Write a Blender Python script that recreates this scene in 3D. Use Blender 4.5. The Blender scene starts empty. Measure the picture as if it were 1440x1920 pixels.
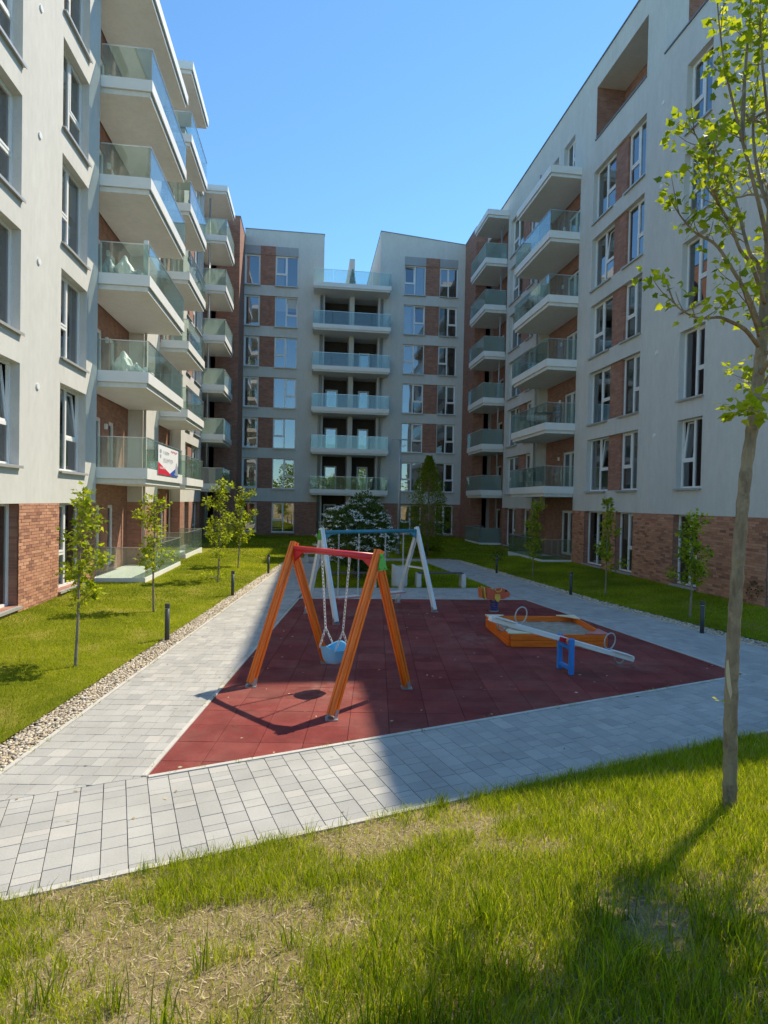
import bpy, bmesh, math, random
import numpy as np
from mathutils import Vector, Matrix

R = math.radians
rnd = random.Random(11)
nrg = np.random.default_rng(7)
S = bpy.context.scene
COL = S.collection

# ------------------------------------------------------------------ camera, sky, sun, exposure
EYE = Vector((0.0, 0.0, 2.8))
FOC, PCX, PCY = 1085.0, 720.0, 960.0
_yaw, _pit, _rol = R(7.35), R(-1.0), R(1.16)
FW = Vector((math.sin(_yaw)*math.cos(_pit), math.cos(_yaw)*math.cos(_pit), math.sin(_pit)))
_r0 = Vector((math.cos(_yaw), -math.sin(_yaw), 0)); _u0 = _r0.cross(FW)
RT = _r0*math.cos(_rol) + _u0*math.sin(_rol)
UP = -_r0*math.sin(_rol) + _u0*math.cos(_rol)
cam_d = bpy.data.cameras.new('camera'); cam = bpy.data.objects.new('camera', cam_d); COL.objects.link(cam)
cam_d.sensor_fit = 'HORIZONTAL'; cam_d.sensor_width = 36; cam_d.lens = 36*FOC/1440
cam_d.clip_start = 0.05; cam_d.clip_end = 2000
cam.matrix_world = Matrix(((RT.x, UP.x, -FW.x, EYE.x), (RT.y, UP.y, -FW.y, EYE.y), (RT.z, UP.z, -FW.z, EYE.z), (0, 0, 0, 1)))
S.camera = cam
SUN_AZ, SUN_EL = R(52.0), R(52.7)
W = bpy.data.worlds.new('World'); S.world = W; W.use_nodes = True
_nt = W.node_tree; _bg = _nt.nodes['Background']; _sk = _nt.nodes.new('ShaderNodeTexSky')
_sk.sky_type = 'NISHITA'; _sk.sun_disc = False; _sk.sun_elevation = SUN_EL; _sk.sun_rotation = SUN_AZ
_sk.altitude = 100; _sk.air_density = 1.0; _sk.dust_density = 0.0; _sk.ozone_density = 6.0
_tint = _nt.nodes.new('ShaderNodeMix'); _tint.data_type = 'RGBA'; _tint.blend_type = 'MULTIPLY'; _tint.inputs[0].default_value = 1.0; _tint.inputs[7].default_value = (0.49, 0.61, 0.60, 1)
_nt.links.new(_sk.outputs[0], _tint.inputs[6]); _nt.links.new(_tint.outputs[2], _bg.inputs[0]); _bg.inputs[1].default_value = 0.15
sun_d = bpy.data.lights.new('sun', 'SUN'); sun_d.energy = 2.45; sun_d.angle = R(0.53); sun_d.color = (1.0, 0.88, 0.69)
sun = bpy.data.objects.new('sun', sun_d); COL.objects.link(sun)
SUNV = Vector((math.sin(SUN_AZ)*math.cos(SUN_EL), math.cos(SUN_AZ)*math.cos(SUN_EL), math.sin(SUN_EL)))
sun.rotation_euler = SUNV.to_track_quat('Z', 'Y').to_euler(); sun.location = (30, 30, 60)
S.view_settings.view_transform = 'Standard'; S.view_settings.look = 'None'
S.view_settings.gamma = 1.0; S.view_settings.exposure = 1.45; S.view_settings.use_curve_mapping = False
S.render.engine = 'CYCLES'
cy = S.cycles
cy.max_bounces = 8; cy.diffuse_bounces = 4; cy.glossy_bounces = 3; cy.transmission_bounces = 4; cy.transparent_max_bounces = 16
cy.caustics_reflective = True; cy.caustics_refractive = False; cy.blur_glossy = 1.0; cy.sample_clamp_indirect = 6.0; cy.use_denoising = True

# ------------------------------------------------------------------ helpers
def at(x, y, depth):
    """world point seen at photo pixel (x, y), DEPTH metres along the view axis"""
    return EYE + (FW + RT*((x-PCX)/FOC) - UP*((y-PCY)/FOC))*depth

def onground(x, y, z=0.0):
    d = FW + RT*((x-PCX)/FOC) - UP*((y-PCY)/FOC)
    return EYE + d*((z-EYE.z)/d.z)

def prop(o, label=None, cat=None, group=None, kind=None):
    if label: o['label'] = label
    if cat: o['category'] = cat
    if group: o['group'] = group
    if kind: o['kind'] = kind
    return o

def empty(name, loc, label=None, cat=None, group=None):
    o = bpy.data.objects.new(name, None); COL.objects.link(o); o.location = loc; o.empty_display_size = 0.1
    return prop(o, label, cat, group)

def inst(name, me, parent=None, loc=(0, 0, 0), rot=(0, 0, 0), scale=None):
    o = bpy.data.objects.new(name, me); COL.objects.link(o); o.location = loc; o.rotation_euler = rot
    if scale: o.scale = scale
    if parent: o.parent = parent
    return o

class MB:
    """collects polygons; build() links them as one mesh object"""
    def __init__(s, org=(0, 0, 0)): s.v = []; s.f = []; s.t = []; s.o = Vector(org); s.m = []; s.mi = 0
    def poly(s, pts, tone=0.5):
        n = len(s.v); s.v += [tuple(Vector(p)-s.o) for p in pts]; s.f.append(tuple(range(n, n+len(pts)))); s.t.append(tone); s.m.append(s.mi)
    def hexa(s, p, tone=0.5):
        n = len(s.v); s.v += [tuple(Vector(q)-s.o) for q in p]
        for q in ((0, 3, 2, 1), (4, 5, 6, 7), (0, 1, 5, 4), (1, 2, 6, 5), (2, 3, 7, 6), (3, 0, 4, 7)):
            s.f.append(tuple(n+i for i in q)); s.t.append(tone); s.m.append(s.mi)
    def box(s, a, b, tone=0.5):
        (x0, y0, z0), (x1, y1, z1) = a, b
        s.hexa([(x0, y0, z0), (x1, y0, z0), (x1, y1, z0), (x0, y1, z0), (x0, y0, z1), (x1, y0, z1), (x1, y1, z1), (x0, y1, z1)], tone)
    def beam(s, p0, p1, w, h, side=None, tone=0.5, taper=1.0):
        p0, p1 = Vector(p0), Vector(p1); d = (p1-p0).normalized()
        sd = Vector(side) if side is not None else Vector((0, 0, 1)).cross(d)
        if sd.length < 1e-4: sd = Vector((1, 0, 0))
        sd = (sd - d*sd.dot(d)).normalized(); up = d.cross(sd)
        q = []
        for p, k in ((p0, 1.0), (p1, taper)):
            q += [p-sd*w/2*k-up*h/2*k, p+sd*w/2*k-up*h/2*k, p+sd*w/2*k+up*h/2*k, p-sd*w/2*k+up*h/2*k]
        s.hexa(q, tone)
    def tube(s, pts, r, n=8, tone=0.5, cap=True):
        pts = [Vector(p) for p in pts]; rs = r if isinstance(r, (list, tuple)) else [r]*len(pts)
        base = len(s.v); prev = None
        for i, p in enumerate(pts):
            d = (pts[min(i+1, len(pts)-1)] - pts[max(i-1, 0)]).normalized()
            a = prev - d*prev.dot(d) if prev is not None else d.orthogonal()
            a.normalize(); prev = a; b = d.cross(a)
            for k in range(n):
                t = 2*math.pi*k/n; s.v.append(tuple(p + a*math.cos(t)*rs[i] + b*math.sin(t)*rs[i] - s.o))
        for i in range(len(pts)-1):
            for k in range(n):
                k2 = (k+1) % n; s.f.append((base+i*n+k, base+i*n+k2, base+(i+1)*n+k2, base+(i+1)*n+k)); s.t.append(tone); s.m.append(s.mi)
        if cap:
            s.f.append(tuple(base+k for k in range(n))[::-1]); s.t.append(tone); s.m.append(s.mi)
            m = base+(len(pts)-1)*n; s.f.append(tuple(m+k for k in range(n))); s.t.append(tone); s.m.append(s.mi)
    def mesh(s, name, mat, smooth=False):
        me = bpy.data.meshes.new(name); me.from_pydata(s.v, [], s.f)
        for m in (mat if isinstance(mat, (list, tuple)) else [mat]): me.materials.append(m)
        at_ = me.attributes.new('tone', 'FLOAT', 'FACE'); at_.data.foreach_set('value', s.t)
        me.polygons.foreach_set('material_index', s.m)
        if smooth: me.polygons.foreach_set('use_smooth', [True]*len(s.f))
        me.update(); return me
    def build(s, name, mat, parent=None, smooth=False, loc=None, bevel=0):
        o = bpy.data.objects.new(name, s.mesh(name, mat, smooth)); COL.objects.link(o)
        if parent: o.parent = parent
        if loc is not None: o.location = loc
        elif parent is None: o.location = s.o
        if bevel:
            b = o.modifiers.new('bevel', 'BEVEL'); b.width = bevel; b.segments = 2; b.limit_method = 'ANGLE'
        return o

def build_split(mb, name, mat, parent):
    """one object for every separate piece of MB"""
    par = list(range(len(mb.v))); key = {}
    def find(a):
        while par[a] != a: par[a] = par[par[a]]; a = par[a]
        return a
    for i, v in enumerate(mb.v):
        k = (round(v[0], 3), round(v[1], 3), round(v[2], 3))
        if k in key: par[find(i)] = find(key[k])
        else: key[k] = i
    for f in mb.f:
        for a in f[1:]: par[find(a)] = find(f[0])
    groups = {}
    for i, f in enumerate(mb.f): groups.setdefault(find(f[0]), []).append(i)
    out = []
    for g in groups.values():
        m = MB(); 
        for i in g: m.poly([mb.v[a] for a in mb.f[i]], mb.t[i])
        out.append(m.build(name, mat, parent, loc=(0, 0, 0)))
    return out

def mesh_np(name, verts, faces_n, tone, mat, smooth=False):
    """verts (N,3); faces: array (M,k) of equal size polygons; tone per vertex"""
    me = bpy.data.meshes.new(name); me.vertices.add(len(verts)); me.vertices.foreach_set('co', verts.astype(np.float32).ravel())
    M, k = faces_n.shape
    me.loops.add(M*k); me.loops.foreach_set('vertex_index', faces_n.astype(np.int32).ravel())
    me.polygons.add(M); me.polygons.foreach_set('loop_start', (np.arange(M)*k).astype(np.int32))
    me.materials.append(mat)
    a = me.attributes.new('tone', 'FLOAT', 'POINT'); a.data.foreach_set('value', tone.astype(np.float32))
    if smooth: me.polygons.foreach_set('use_smooth', np.ones(M, bool))
    me.update(calc_edges=True); me.validate(); return me

# ------------------------------------------------------------------ materials
def newmat(name):
    m = bpy.data.materials.new(name); m.use_nodes = True; nt = m.node_tree
    return m, nt, nt.nodes['Principled BSDF'], nt.nodes['Material Output']

def ramp(nt, fac, stops):
    r = nt.nodes.new('ShaderNodeValToRGB'); e = r.color_ramp.elements
    e[0].position, e[0].color = stops[0][0], (*stops[0][1], 1); e[1].position, e[1].color = stops[-1][0], (*stops[-1][1], 1)
    for p, c in stops[1:-1]:
        q = e.new(p); q.color = (*c, 1)
    nt.links.new(fac, r.inputs[0]); return r.outputs[0]

def noise(nt, scale, detail=4, rough=0.55, vec=None):
    n = nt.nodes.new('ShaderNodeTexNoise'); n.inputs['Scale'].default_value = scale; n.inputs['Detail'].default_value = detail; n.inputs['Roughness'].default_value = rough
    if vec is None:
        g = nt.nodes.new('ShaderNodeNewGeometry'); vec = g.outputs['Position']
    nt.links.new(vec, n.inputs['Vector']); return n.outputs['Fac']

def mixc(nt, fac, a, b, blend='MIX'):
    m = nt.nodes.new('ShaderNodeMix'); m.data_type = 'RGBA'; m.blend_type = blend
    for sock, v in ((m.inputs[0], fac), (m.inputs[6], a), (m.inputs[7], b)):
        if hasattr(v, 'is_linked') or isinstance(v, bpy.types.NodeSocket): nt.links.new(v, sock)
        elif isinstance(v, (int, float)): sock.default_value = v
        else: sock.default_value = (*v, 1)
    return m.outputs[2]

def tone_attr(nt):
    a = nt.nodes.new('ShaderNodeAttribute'); a.attribute_name = 'tone'; return a.outputs['Fac']

def bump(nt, bsdf, h, strength=0.3, dist=0.01):
    b = nt.nodes.new('ShaderNodeBump'); b.inputs['Strength'].default_value = strength; b.inputs['Distance'].default_value = dist
    nt.links.new(h, b.inputs['Height']); nt.links.new(b.outputs[0], bsdf.inputs['Normal'])

def simple(name, col, rough=0.6, var=0.12, scale=6.0, metal=0.0, bmp=0.0, bscale=60, spec=0.5):
    m, nt, b, o = newmat(name)
    c = ramp(nt, noise(nt, scale, 5), [(0.25, tuple(x*(1-var) for x in col)), (0.75, tuple(min(1, x*(1+var)) for x in col))])
    nt.links.new(c, b.inputs['Base Color']); b.inputs['Roughness'].default_value = rough; b.inputs['Metallic'].default_value = metal
    b.inputs['Specular IOR Level'].default_value = spec
    if bmp: bump(nt, b, noise(nt, bscale, 4), bmp, 0.01)
    return m

def plaster(name, col):
    m, nt, b, o = newmat(name)
    g = nt.nodes.new('ShaderNodeNewGeometry'); mp = nt.nodes.new('ShaderNodeMapping'); mp.inputs['Scale'].default_value = (1, 1, 0.35)
    nt.links.new(g.outputs['Position'], mp.inputs['Vector'])
    big = ramp(nt, noise(nt, 0.9, 6, 0.6, mp.outputs[0]), [(0.3, tuple(x*0.94 for x in col)), (0.7, tuple(min(0.86, x*1.04) for x in col))])
    fine = ramp(nt, noise(nt, 55, 3, 0.7), [(0.3, (0.9, 0.9, 0.9)), (0.7, (1.06, 1.06, 1.06))])
    mot = ramp(nt, noise(nt, 7.0, 5, 0.65, mp.outputs[0]), [(0.32, (0.94, 0.94, 0.935)), (0.68, (1.03, 1.03, 1.03))])
    m2 = nt.nodes.new('ShaderNodeMapping'); m2.inputs['Scale'].default_value = (4.0, 4.0, 0.12); nt.links.new(g.outputs['Position'], m2.inputs['Vector'])
    streak = ramp(nt, noise(nt, 1.0, 6, 0.7, m2.outputs[0]), [(0.30, (0.955, 0.955, 0.945)), (0.46, (1, 1, 1)), (0.8, (1.01, 1.01, 1.01))])
    nt.links.new(mixc(nt, 1.0, mixc(nt, 1.0, mixc(nt, 1.0, big, fine, 'MULTIPLY'), mot, 'MULTIPLY'), streak, 'MULTIPLY'), b.inputs['Base Color']); b.inputs['Roughness'].default_value = 0.92
    b.inputs['Specular IOR Level'].default_value = 0.2
    bump(nt, b, noise(nt, 90, 4, 0.7), 0.5, 0.006)
    return m

M = {}
M['plaster'] = plaster('plaster', (0.60, 0.595, 0.56))
M['plaster_grey'] = plaster('grey_render_panel', (0.36, 0.37, 0.38))  # the panels' own grey, darker than the walls
M['soffit'] = plaster('soffit_render', (0.70, 0.70, 0.67))
M['pvc'] = simple('white_window_frame', (0.76, 0.76, 0.74), 0.4, 0.03)
M['fascia'] = simple('pale_balcony_fascia', (0.74, 0.745, 0.72), 0.55, 0.05, 2)
M['metal'] = simple('grey_sheet_metal', (0.20, 0.205, 0.21), 0.45, 0.06, metal=0.6)
M['alu'] = simple('brushed_aluminium', (0.62, 0.63, 0.63), 0.35, 0.05, metal=0.8)
M['pipe'] = simple('downpipe_metal', (0.36, 0.36, 0.35), 0.45, 0.06, metal=0.3)
M['interior'] = simple('room_paint', (0.34, 0.33, 0.31), 0.9, 0.1, 0.4)
M['curtain'] = simple('curtain_cloth', (0.5, 0.52, 0.52), 0.9, 0.08, 3)
M['concrete'] = simple('concrete', (0.50, 0.49, 0.46), 0.85, 0.1, 3, bmp=0.3, bscale=40)
M['edging'] = simple('concrete_edging', (0.46, 0.44, 0.39), 0.88, 0.14, 5, bmp=0.3, bscale=50)
M['bollard'] = simple('bollard_paint', (0.045, 0.05, 0.052), 0.5, 0.1, 8)
M['lamp'] = simple('lamp_post_metal', (0.33, 0.35, 0.36), 0.4, 0.05, metal=0.3)
M['redmetal'] = simple('red_steel', (0.55, 0.02, 0.03), 0.35, 0.08, 4)
M['greenplate'] = simple('green_steel', (0.06, 0.30, 0.04), 0.4, 0.08, 8)
M['bluebeam'] = simple('teal_steel', (0.03, 0.19, 0.26), 0.4, 0.1, 6)
M['blueplastic'] = simple('sky_blue_plastic', (0.13, 0.38, 0.58), 0.38, 0.04, 4)
M['bluedeep'] = simple('blue_frame_paint', (0.03, 0.22, 0.62), 0.4, 0.08, 6)
M['springblue'] = simple('spring_blue_paint', (0.02, 0.05, 0.20), 0.35, 0.1, 8)
M['chain'] = simple('chain_plastic', (0.62, 0.60, 0.57), 0.5, 0.15, 60)
M['steel'] = simple('galvanised_steel', (0.38, 0.38, 0.38), 0.42, 0.12, 20, metal=0.7)
M['black'] = simple('black_rubber', (0.02, 0.02, 0.022), 0.6, 0.1)
M['cream'] = simple('cream_board', (0.70, 0.62, 0.40), 0.5, 0.08, 6)
M['pink'] = simple('faded_red_board', (0.52, 0.20, 0.17), 0.55, 0.1, 6)
M['yellow'] = simple('yellow_board', (0.66, 0.42, 0.06), 0.45, 0.08, 6)
M['redboard'] = simple('coral_board', (0.55, 0.10, 0.05), 0.45, 0.08, 6)
M['benchwood'] = simple('dark_bench_wood', (0.075, 0.06, 0.05), 0.6, 0.2, 12)
M['sack'] = simple('white_plastic_sack', (0.72, 0.74, 0.74), 0.45, 0.06, 5)
M['bsack'] = simple('blue_grey_sack', (0.28, 0.36, 0.42), 0.45, 0.1, 5)
M['timber'] = simple('pale_plank', (0.55, 0.46, 0.30), 0.7, 0.15, 8)
M['chairwood'] = simple('brown_chair_wood', (0.16, 0.07, 0.035), 0.55, 0.2, 10)
M['bwhite'] = simple('banner_white', (0.80, 0.81, 0.82), 0.5, 0.02)
M['bred'] = simple('banner_red', (0.60, 0.02, 0.05), 0.5, 0.04)
M['bblue'] = simple('banner_blue', (0.03, 0.09, 0.42), 0.5, 0.04)
M['bgrey'] = simple('banner_grey_print', (0.36, 0.40, 0.42), 0.5, 0.04)

def wood(name, col, dark):
    m, nt, b, o = newmat(name)
    tc = nt.nodes.new('ShaderNodeTexCoord'); mp = nt.nodes.new('ShaderNodeMapping'); mp.inputs['Scale'].default_value = (14, 14, 1.2)
    nt.links.new(tc.outputs['Object'], mp.inputs['Vector'])
    c = ramp(nt, noise(nt, 2.2, 8, 0.62, mp.outputs[0]), [(0.28, dark), (0.55, col), (0.8, tuple(min(1, x*1.25) for x in col))])
    nt.links.new(c, b.inputs['Base Color']); b.inputs['Roughness'].default_value = 0.45
    bump(nt, b, noise(nt, 2.2, 8, 0.62, mp.outputs[0]), 0.25, 0.004); return m
M['orange'] = wood('orange_stained_timber', (0.80, 0.165, 0.008), (0.55, 0.085, 0.004))
M['whitewood'] = wood('white_painted_timber', (0.70, 0.70, 0.68), (0.56, 0.56, 0.54))

def brickwork(name, axis):
    """far brick faces; AXIS: which world axis runs along the wall"""
    m, nt, b, o = newmat(name)
    g = nt.nodes.new('ShaderNodeNewGeometry'); sp = nt.nodes.new('ShaderNodeSeparateXYZ'); cb = nt.nodes.new('ShaderNodeCombineXYZ')
    nt.links.new(g.outputs['Position'], sp.inputs[0]); nt.links.new(sp.outputs[axis], cb.inputs[0]); nt.links.new(sp.outputs['Z'], cb.inputs[1])
    t = nt.nodes.new('ShaderNodeTexBrick'); t.inputs['Scale'].default_value = 1.0; t.inputs['Brick Width'].default_value = 0.25; t.inputs['Row Height'].default_value = 0.075
    t.inputs['Mortar Size'].default_value = 0.006; t.inputs['Color1'].default_value = (0.37, 0.185, 0.125, 1); t.inputs['Color2'].default_value = (0.27, 0.125, 0.088, 1)
    t.inputs['Mortar'].default_value = (0.30, 0.20, 0.15, 1); nt.links.new(cb.outputs[0], t.inputs['Vector'])
    v = ramp(nt, noise(nt, 3.0, 5), [(0.3, (0.82, 0.82, 0.82)), (0.7, (1.12, 1.12, 1.12))])
    nt.links.new(mixc(nt, 1.0, t.outputs['Color'], v, 'MULTIPLY'), b.inputs['Base Color']); b.inputs['Roughness'].default_value = 0.9
    bump(nt, b, t.outputs['Fac'], -0.4, 0.008); return m
M['brickY'] = brickwork('brickwork_along_y', 'Y'); M['brickX'] = brickwork('brickwork_along_x', 'X')

def tonemat(name, stops, rough=0.85, fine=40, fvar=0.12, bmp=0.4, bdist=0.004, spec=0.3):
    m, nt, b, o = newmat(name)
    c = ramp(nt, tone_attr(nt), stops)
    f = ramp(nt, noise(nt, fine, 6, 0.65), [(0.3, (1-fvar,)*3), (0.7, (1+fvar,)*3)])
    f2 = ramp(nt, noise(nt, 1.3, 5, 0.6), [(0.3, (0.88, 0.88, 0.87)), (0.7, (1.1, 1.1, 1.1))])
    nt.links.new(mixc(nt, 1.0, mixc(nt, 1.0, c, f, 'MULTIPLY'), f2, 'MULTIPLY'), b.inputs['Base Color'])
    b.inputs['Roughness'].default_value = rough; b.inputs['Specular IOR Level'].default_value = spec
    if bmp: bump(nt, b, noise(nt, fine*2, 5, 0.7), bmp, bdist)
    return m
def rubbermat(name):
    m, nt, b, o = newmat(name)
    c = ramp(nt, tone_attr(nt), [(0.0, (0.175, 0.036, 0.032)), (0.5, (0.215, 0.047, 0.040)), (1.0, (0.25, 0.060, 0.050))])
    gran = ramp(nt, noise(nt, 140, 4, 0.8), [(0.34, (0.35, 0.35, 0.35)), (0.5, (1.0, 1.0, 1.0)), (0.68, (1.5, 1.45, 1.4))])
    worn = ramp(nt, noise(nt, 0.8, 7, 0.68), [(0.42, (0, 0, 0)), (0.70, (0.28, 0.28, 0.28))])
    ge = nt.nodes.new('ShaderNodeNewGeometry'); acc = worn
    for cx_, cy_, rr in ((3.5, 11.7, 1.0), (0.35, 8.6, 0.7), (1.0, 14.2, 0.6), (2.2, 14.8, 0.6), (5.6, 9.5, 0.5)):      # sand spilled from the box, scuffs under the seats
        ds = nt.nodes.new('ShaderNodeVectorMath'); ds.operation = 'DISTANCE'; ds.inputs[1].default_value = (cx_, cy_, 0); nt.links.new(ge.outputs['Position'], ds.inputs[0])
        mr = nt.nodes.new('ShaderNodeMapRange'); mr.inputs['From Min'].default_value = 0.1; mr.inputs['From Max'].default_value = rr; mr.inputs['To Min'].default_value = 0.8; mr.inputs['To Max'].default_value = 0; nt.links.new(ds.outputs['Value'], mr.inputs['Value'])
        sp = mixc(nt, 1.0, mr.outputs[0], ramp(nt, noise(nt, 5.0, 7, 0.7), [(0.42, (0, 0, 0)), (0.7, (1, 1, 1))]), 'MULTIPLY'); acc = mixc(nt, 1.0, acc, sp, 'ADD')
    c = mixc(nt, acc, mixc(nt, 1.0, c, gran, 'MULTIPLY'), (0.27, 0.17, 0.13))
    blot = ramp(nt, noise(nt, 2.6, 6, 0.7), [(0.3, (0.74, 0.74, 0.76)), (0.65, (1.1, 1.1, 1.1))])
    nt.links.new(mixc(nt, 1.0, c, blot, 'MULTIPLY'), b.inputs['Base Color']); b.inputs['Roughness'].default_value = 0.9; b.inputs['Specular IOR Level'].default_value = 0.12
    bump(nt, b, noise(nt, 220, 4, 0.7), 0.8, 0.004); return m
M['brick'] = tonemat('fired_clay_brick', [(0.0, (0.24, 0.115, 0.08)), (0.45, (0.44, 0.215, 0.135)), (1.0, (0.55, 0.30, 0.19))], 0.9, 60, 0.18)
M['mortar'] = simple('brick_mortar', (0.36, 0.27, 0.20), 0.95, 0.1, 12)
M['paver'] = tonemat('grey_concrete_paver', [(0.0, (0.31, 0.305, 0.285)), (0.5, (0.365, 0.355, 0.325)), (0.85, (0.40, 0.39, 0.355)), (1.0, (0.41, 0.39, 0.35))], 0.85, 70, 0.1)
M['rubber'] = rubbermat('red_rubber_granulate')
M['joint'] = simple('paver_joint_sand', (0.19, 0.18, 0.155), 0.95, 0.3, 30)
M['rjoint'] = simple('rubber_joint', (0.075, 0.02, 0.02), 0.95, 0.2, 30)
M['pebble'] = tonemat('river_pebble', [(0.0, (0.26, 0.20, 0.13)), (0.4, (0.44, 0.36, 0.25)), (0.75, (0.55, 0.47, 0.35)), (1.0, (0.66, 0.60, 0.49))], 0.7, 60, 0.12, 0.0)
M['gravelbed'] = simple('gravel_bed', (0.24, 0.21, 0.165), 0.95, 0.4, 45, bmp=0.8, bscale=45)
M['sand'] = simple('play_sand', (0.31, 0.265, 0.20), 0.95, 0.3, 7, bmp=0.8, bscale=18)

def soil(name, a, b_, c, sc=1.1):
    m, nt, b, o = newmat(name)
    n1 = noise(nt, sc, 6, 0.6); n2 = noise(nt, 26, 6, 0.7)
    base = ramp(nt, n1, [(0.36, a), (0.52, b_), (0.68, c)])
    f = ramp(nt, n2, [(0.3, (0.7, 0.7, 0.68)), (0.7, (1.25, 1.22, 1.15))])
    nt.links.new(mixc(nt, 1.0, base, f, 'MULTIPLY'), b.inputs['Base Color']); b.inputs['Roughness'].default_value = 0.95
    b.inputs['Specular IOR Level'].default_value = 0.1
    bump(nt, b, noise(nt, 60, 8, 0.75), 1.0, 0.04); return m
M['lawnsoil'] = soil('lawn_soil', (0.15, 0.175, 0.012), (0.23, 0.245, 0.018), (0.36, 0.31, 0.07))
M['dirt'] = soil('dry_dirt', (0.32, 0.27, 0.10), (0.44, 0.345, 0.19), (0.56, 0.45, 0.29))
M['meadow'] = soil('meadow', (0.05, 0.085, 0.02), (0.075, 0.11, 0.03), (0.11, 0.13, 0.04), 0.15)

def leafy(name, stops, trans=0.4, rough=0.5, tcol=(1.15, 1.25, 0.5), spec=0.3):
    m, nt, b, o = newmat(name)
    c = ramp(nt, tone_attr(nt), stops)
    nt.links.new(c, b.inputs['Base Color']); b.inputs['Roughness'].default_value = rough; b.inputs['Specular IOR Level'].default_value = spec
    t = nt.nodes.new('ShaderNodeBsdfTranslucent'); nt.links.new(mixc(nt, 1.0, c, tcol, 'MULTIPLY'), t.inputs['Color'])
    mx = nt.nodes.new('ShaderNodeMixShader'); mx.inputs[0].default_value = trans
    nt.links.new(b.outputs[0], mx.inputs[1]); nt.links.new(t.outputs[0], mx.inputs[2]); nt.links.new(mx.outputs[0], o.inputs['Surface']); return m
M['grass'] = leafy('grass_blade', [(0.0, (0.09, 0.15, 0.010)), (0.5, (0.31, 0.385, 0.014)), (0.8, (0.50, 0.54, 0.03)), (0.93, (0.55, 0.47, 0.11)), (1.0, (0.62, 0.52, 0.28))], 0.5, 0.8, (1.25, 1.2, 0.45), 0.08)
M['straw'] = leafy('dry_straw', [(0.0, (0.16, 0.11, 0.06)), (0.4, (0.36, 0.28, 0.15)), (1.0, (0.66, 0.56, 0.34))], 0.2, 0.8, (1, 1, 1), 0.1)
M['maple'] = leafy('maple_leaf', [(0.0, (0.12, 0.17, 0.010)), (0.5, (0.28, 0.34, 0.02)), (1.0, (0.45, 0.47, 0.045))], 0.58, 0.55, (1.3, 1.3, 0.5))
M['darkleaf'] = leafy('dark_leaf', [(0.0, (0.035, 0.065, 0.012)), (0.6, (0.075, 0.125, 0.02)), (1.0, (0.13, 0.18, 0.03))], 0.35)
M['loggiaback'] = plaster('loggia_back_dark', (0.085, 0.07, 0.062))  # one near-black tone for the loggia back wall
M['sill'] = simple('pale_sill_metal', (0.45, 0.45, 0.44), 0.4, 0.06, metal=0.3)
M['petal'] = leafy('white_petal', [(0.0, (0.74, 0.72, 0.64)), (1.0, (0.85, 0.84, 0.78))], 0.2, 0.6, (1, 1, 0.95))
def bark(name, a, b_):
    m, nt, b, o = newmat(name)
    g = nt.nodes.new('ShaderNodeNewGeometry'); mp = nt.nodes.new('ShaderNodeMapping'); mp.inputs['Scale'].default_value = (30, 30, 6)
    nt.links.new(g.outputs['Position'], mp.inputs['Vector'])
    n = noise(nt, 1.0, 7, 0.65, mp.outputs[0])
    n2 = noise(nt, 5.5, 4, 0.6)
    c = mixc(nt, ramp(nt, n2, [(0.44, (0, 0, 0)), (0.56, (1, 1, 1))]), ramp(nt, n, [(0.3, a), (0.7, b_)]), ramp(nt, n, [(0.3, tuple(x*1.25 for x in b_)), (0.7, tuple(x*0.85 for x in b_))]))
    nt.links.new(c, b.inputs['Base Color']); b.inputs['Roughness'].default_value = 0.85
    bump(nt, b, n, 1.0, 0.03); return m
M['bark'] = bark('smooth_maple_bark', (0.15, 0.108, 0.066), (0.30, 0.235, 0.15))
M['twig'] = bark('twig_bark', (0.12, 0.095, 0.07), (0.26, 0.22, 0.17))

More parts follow.
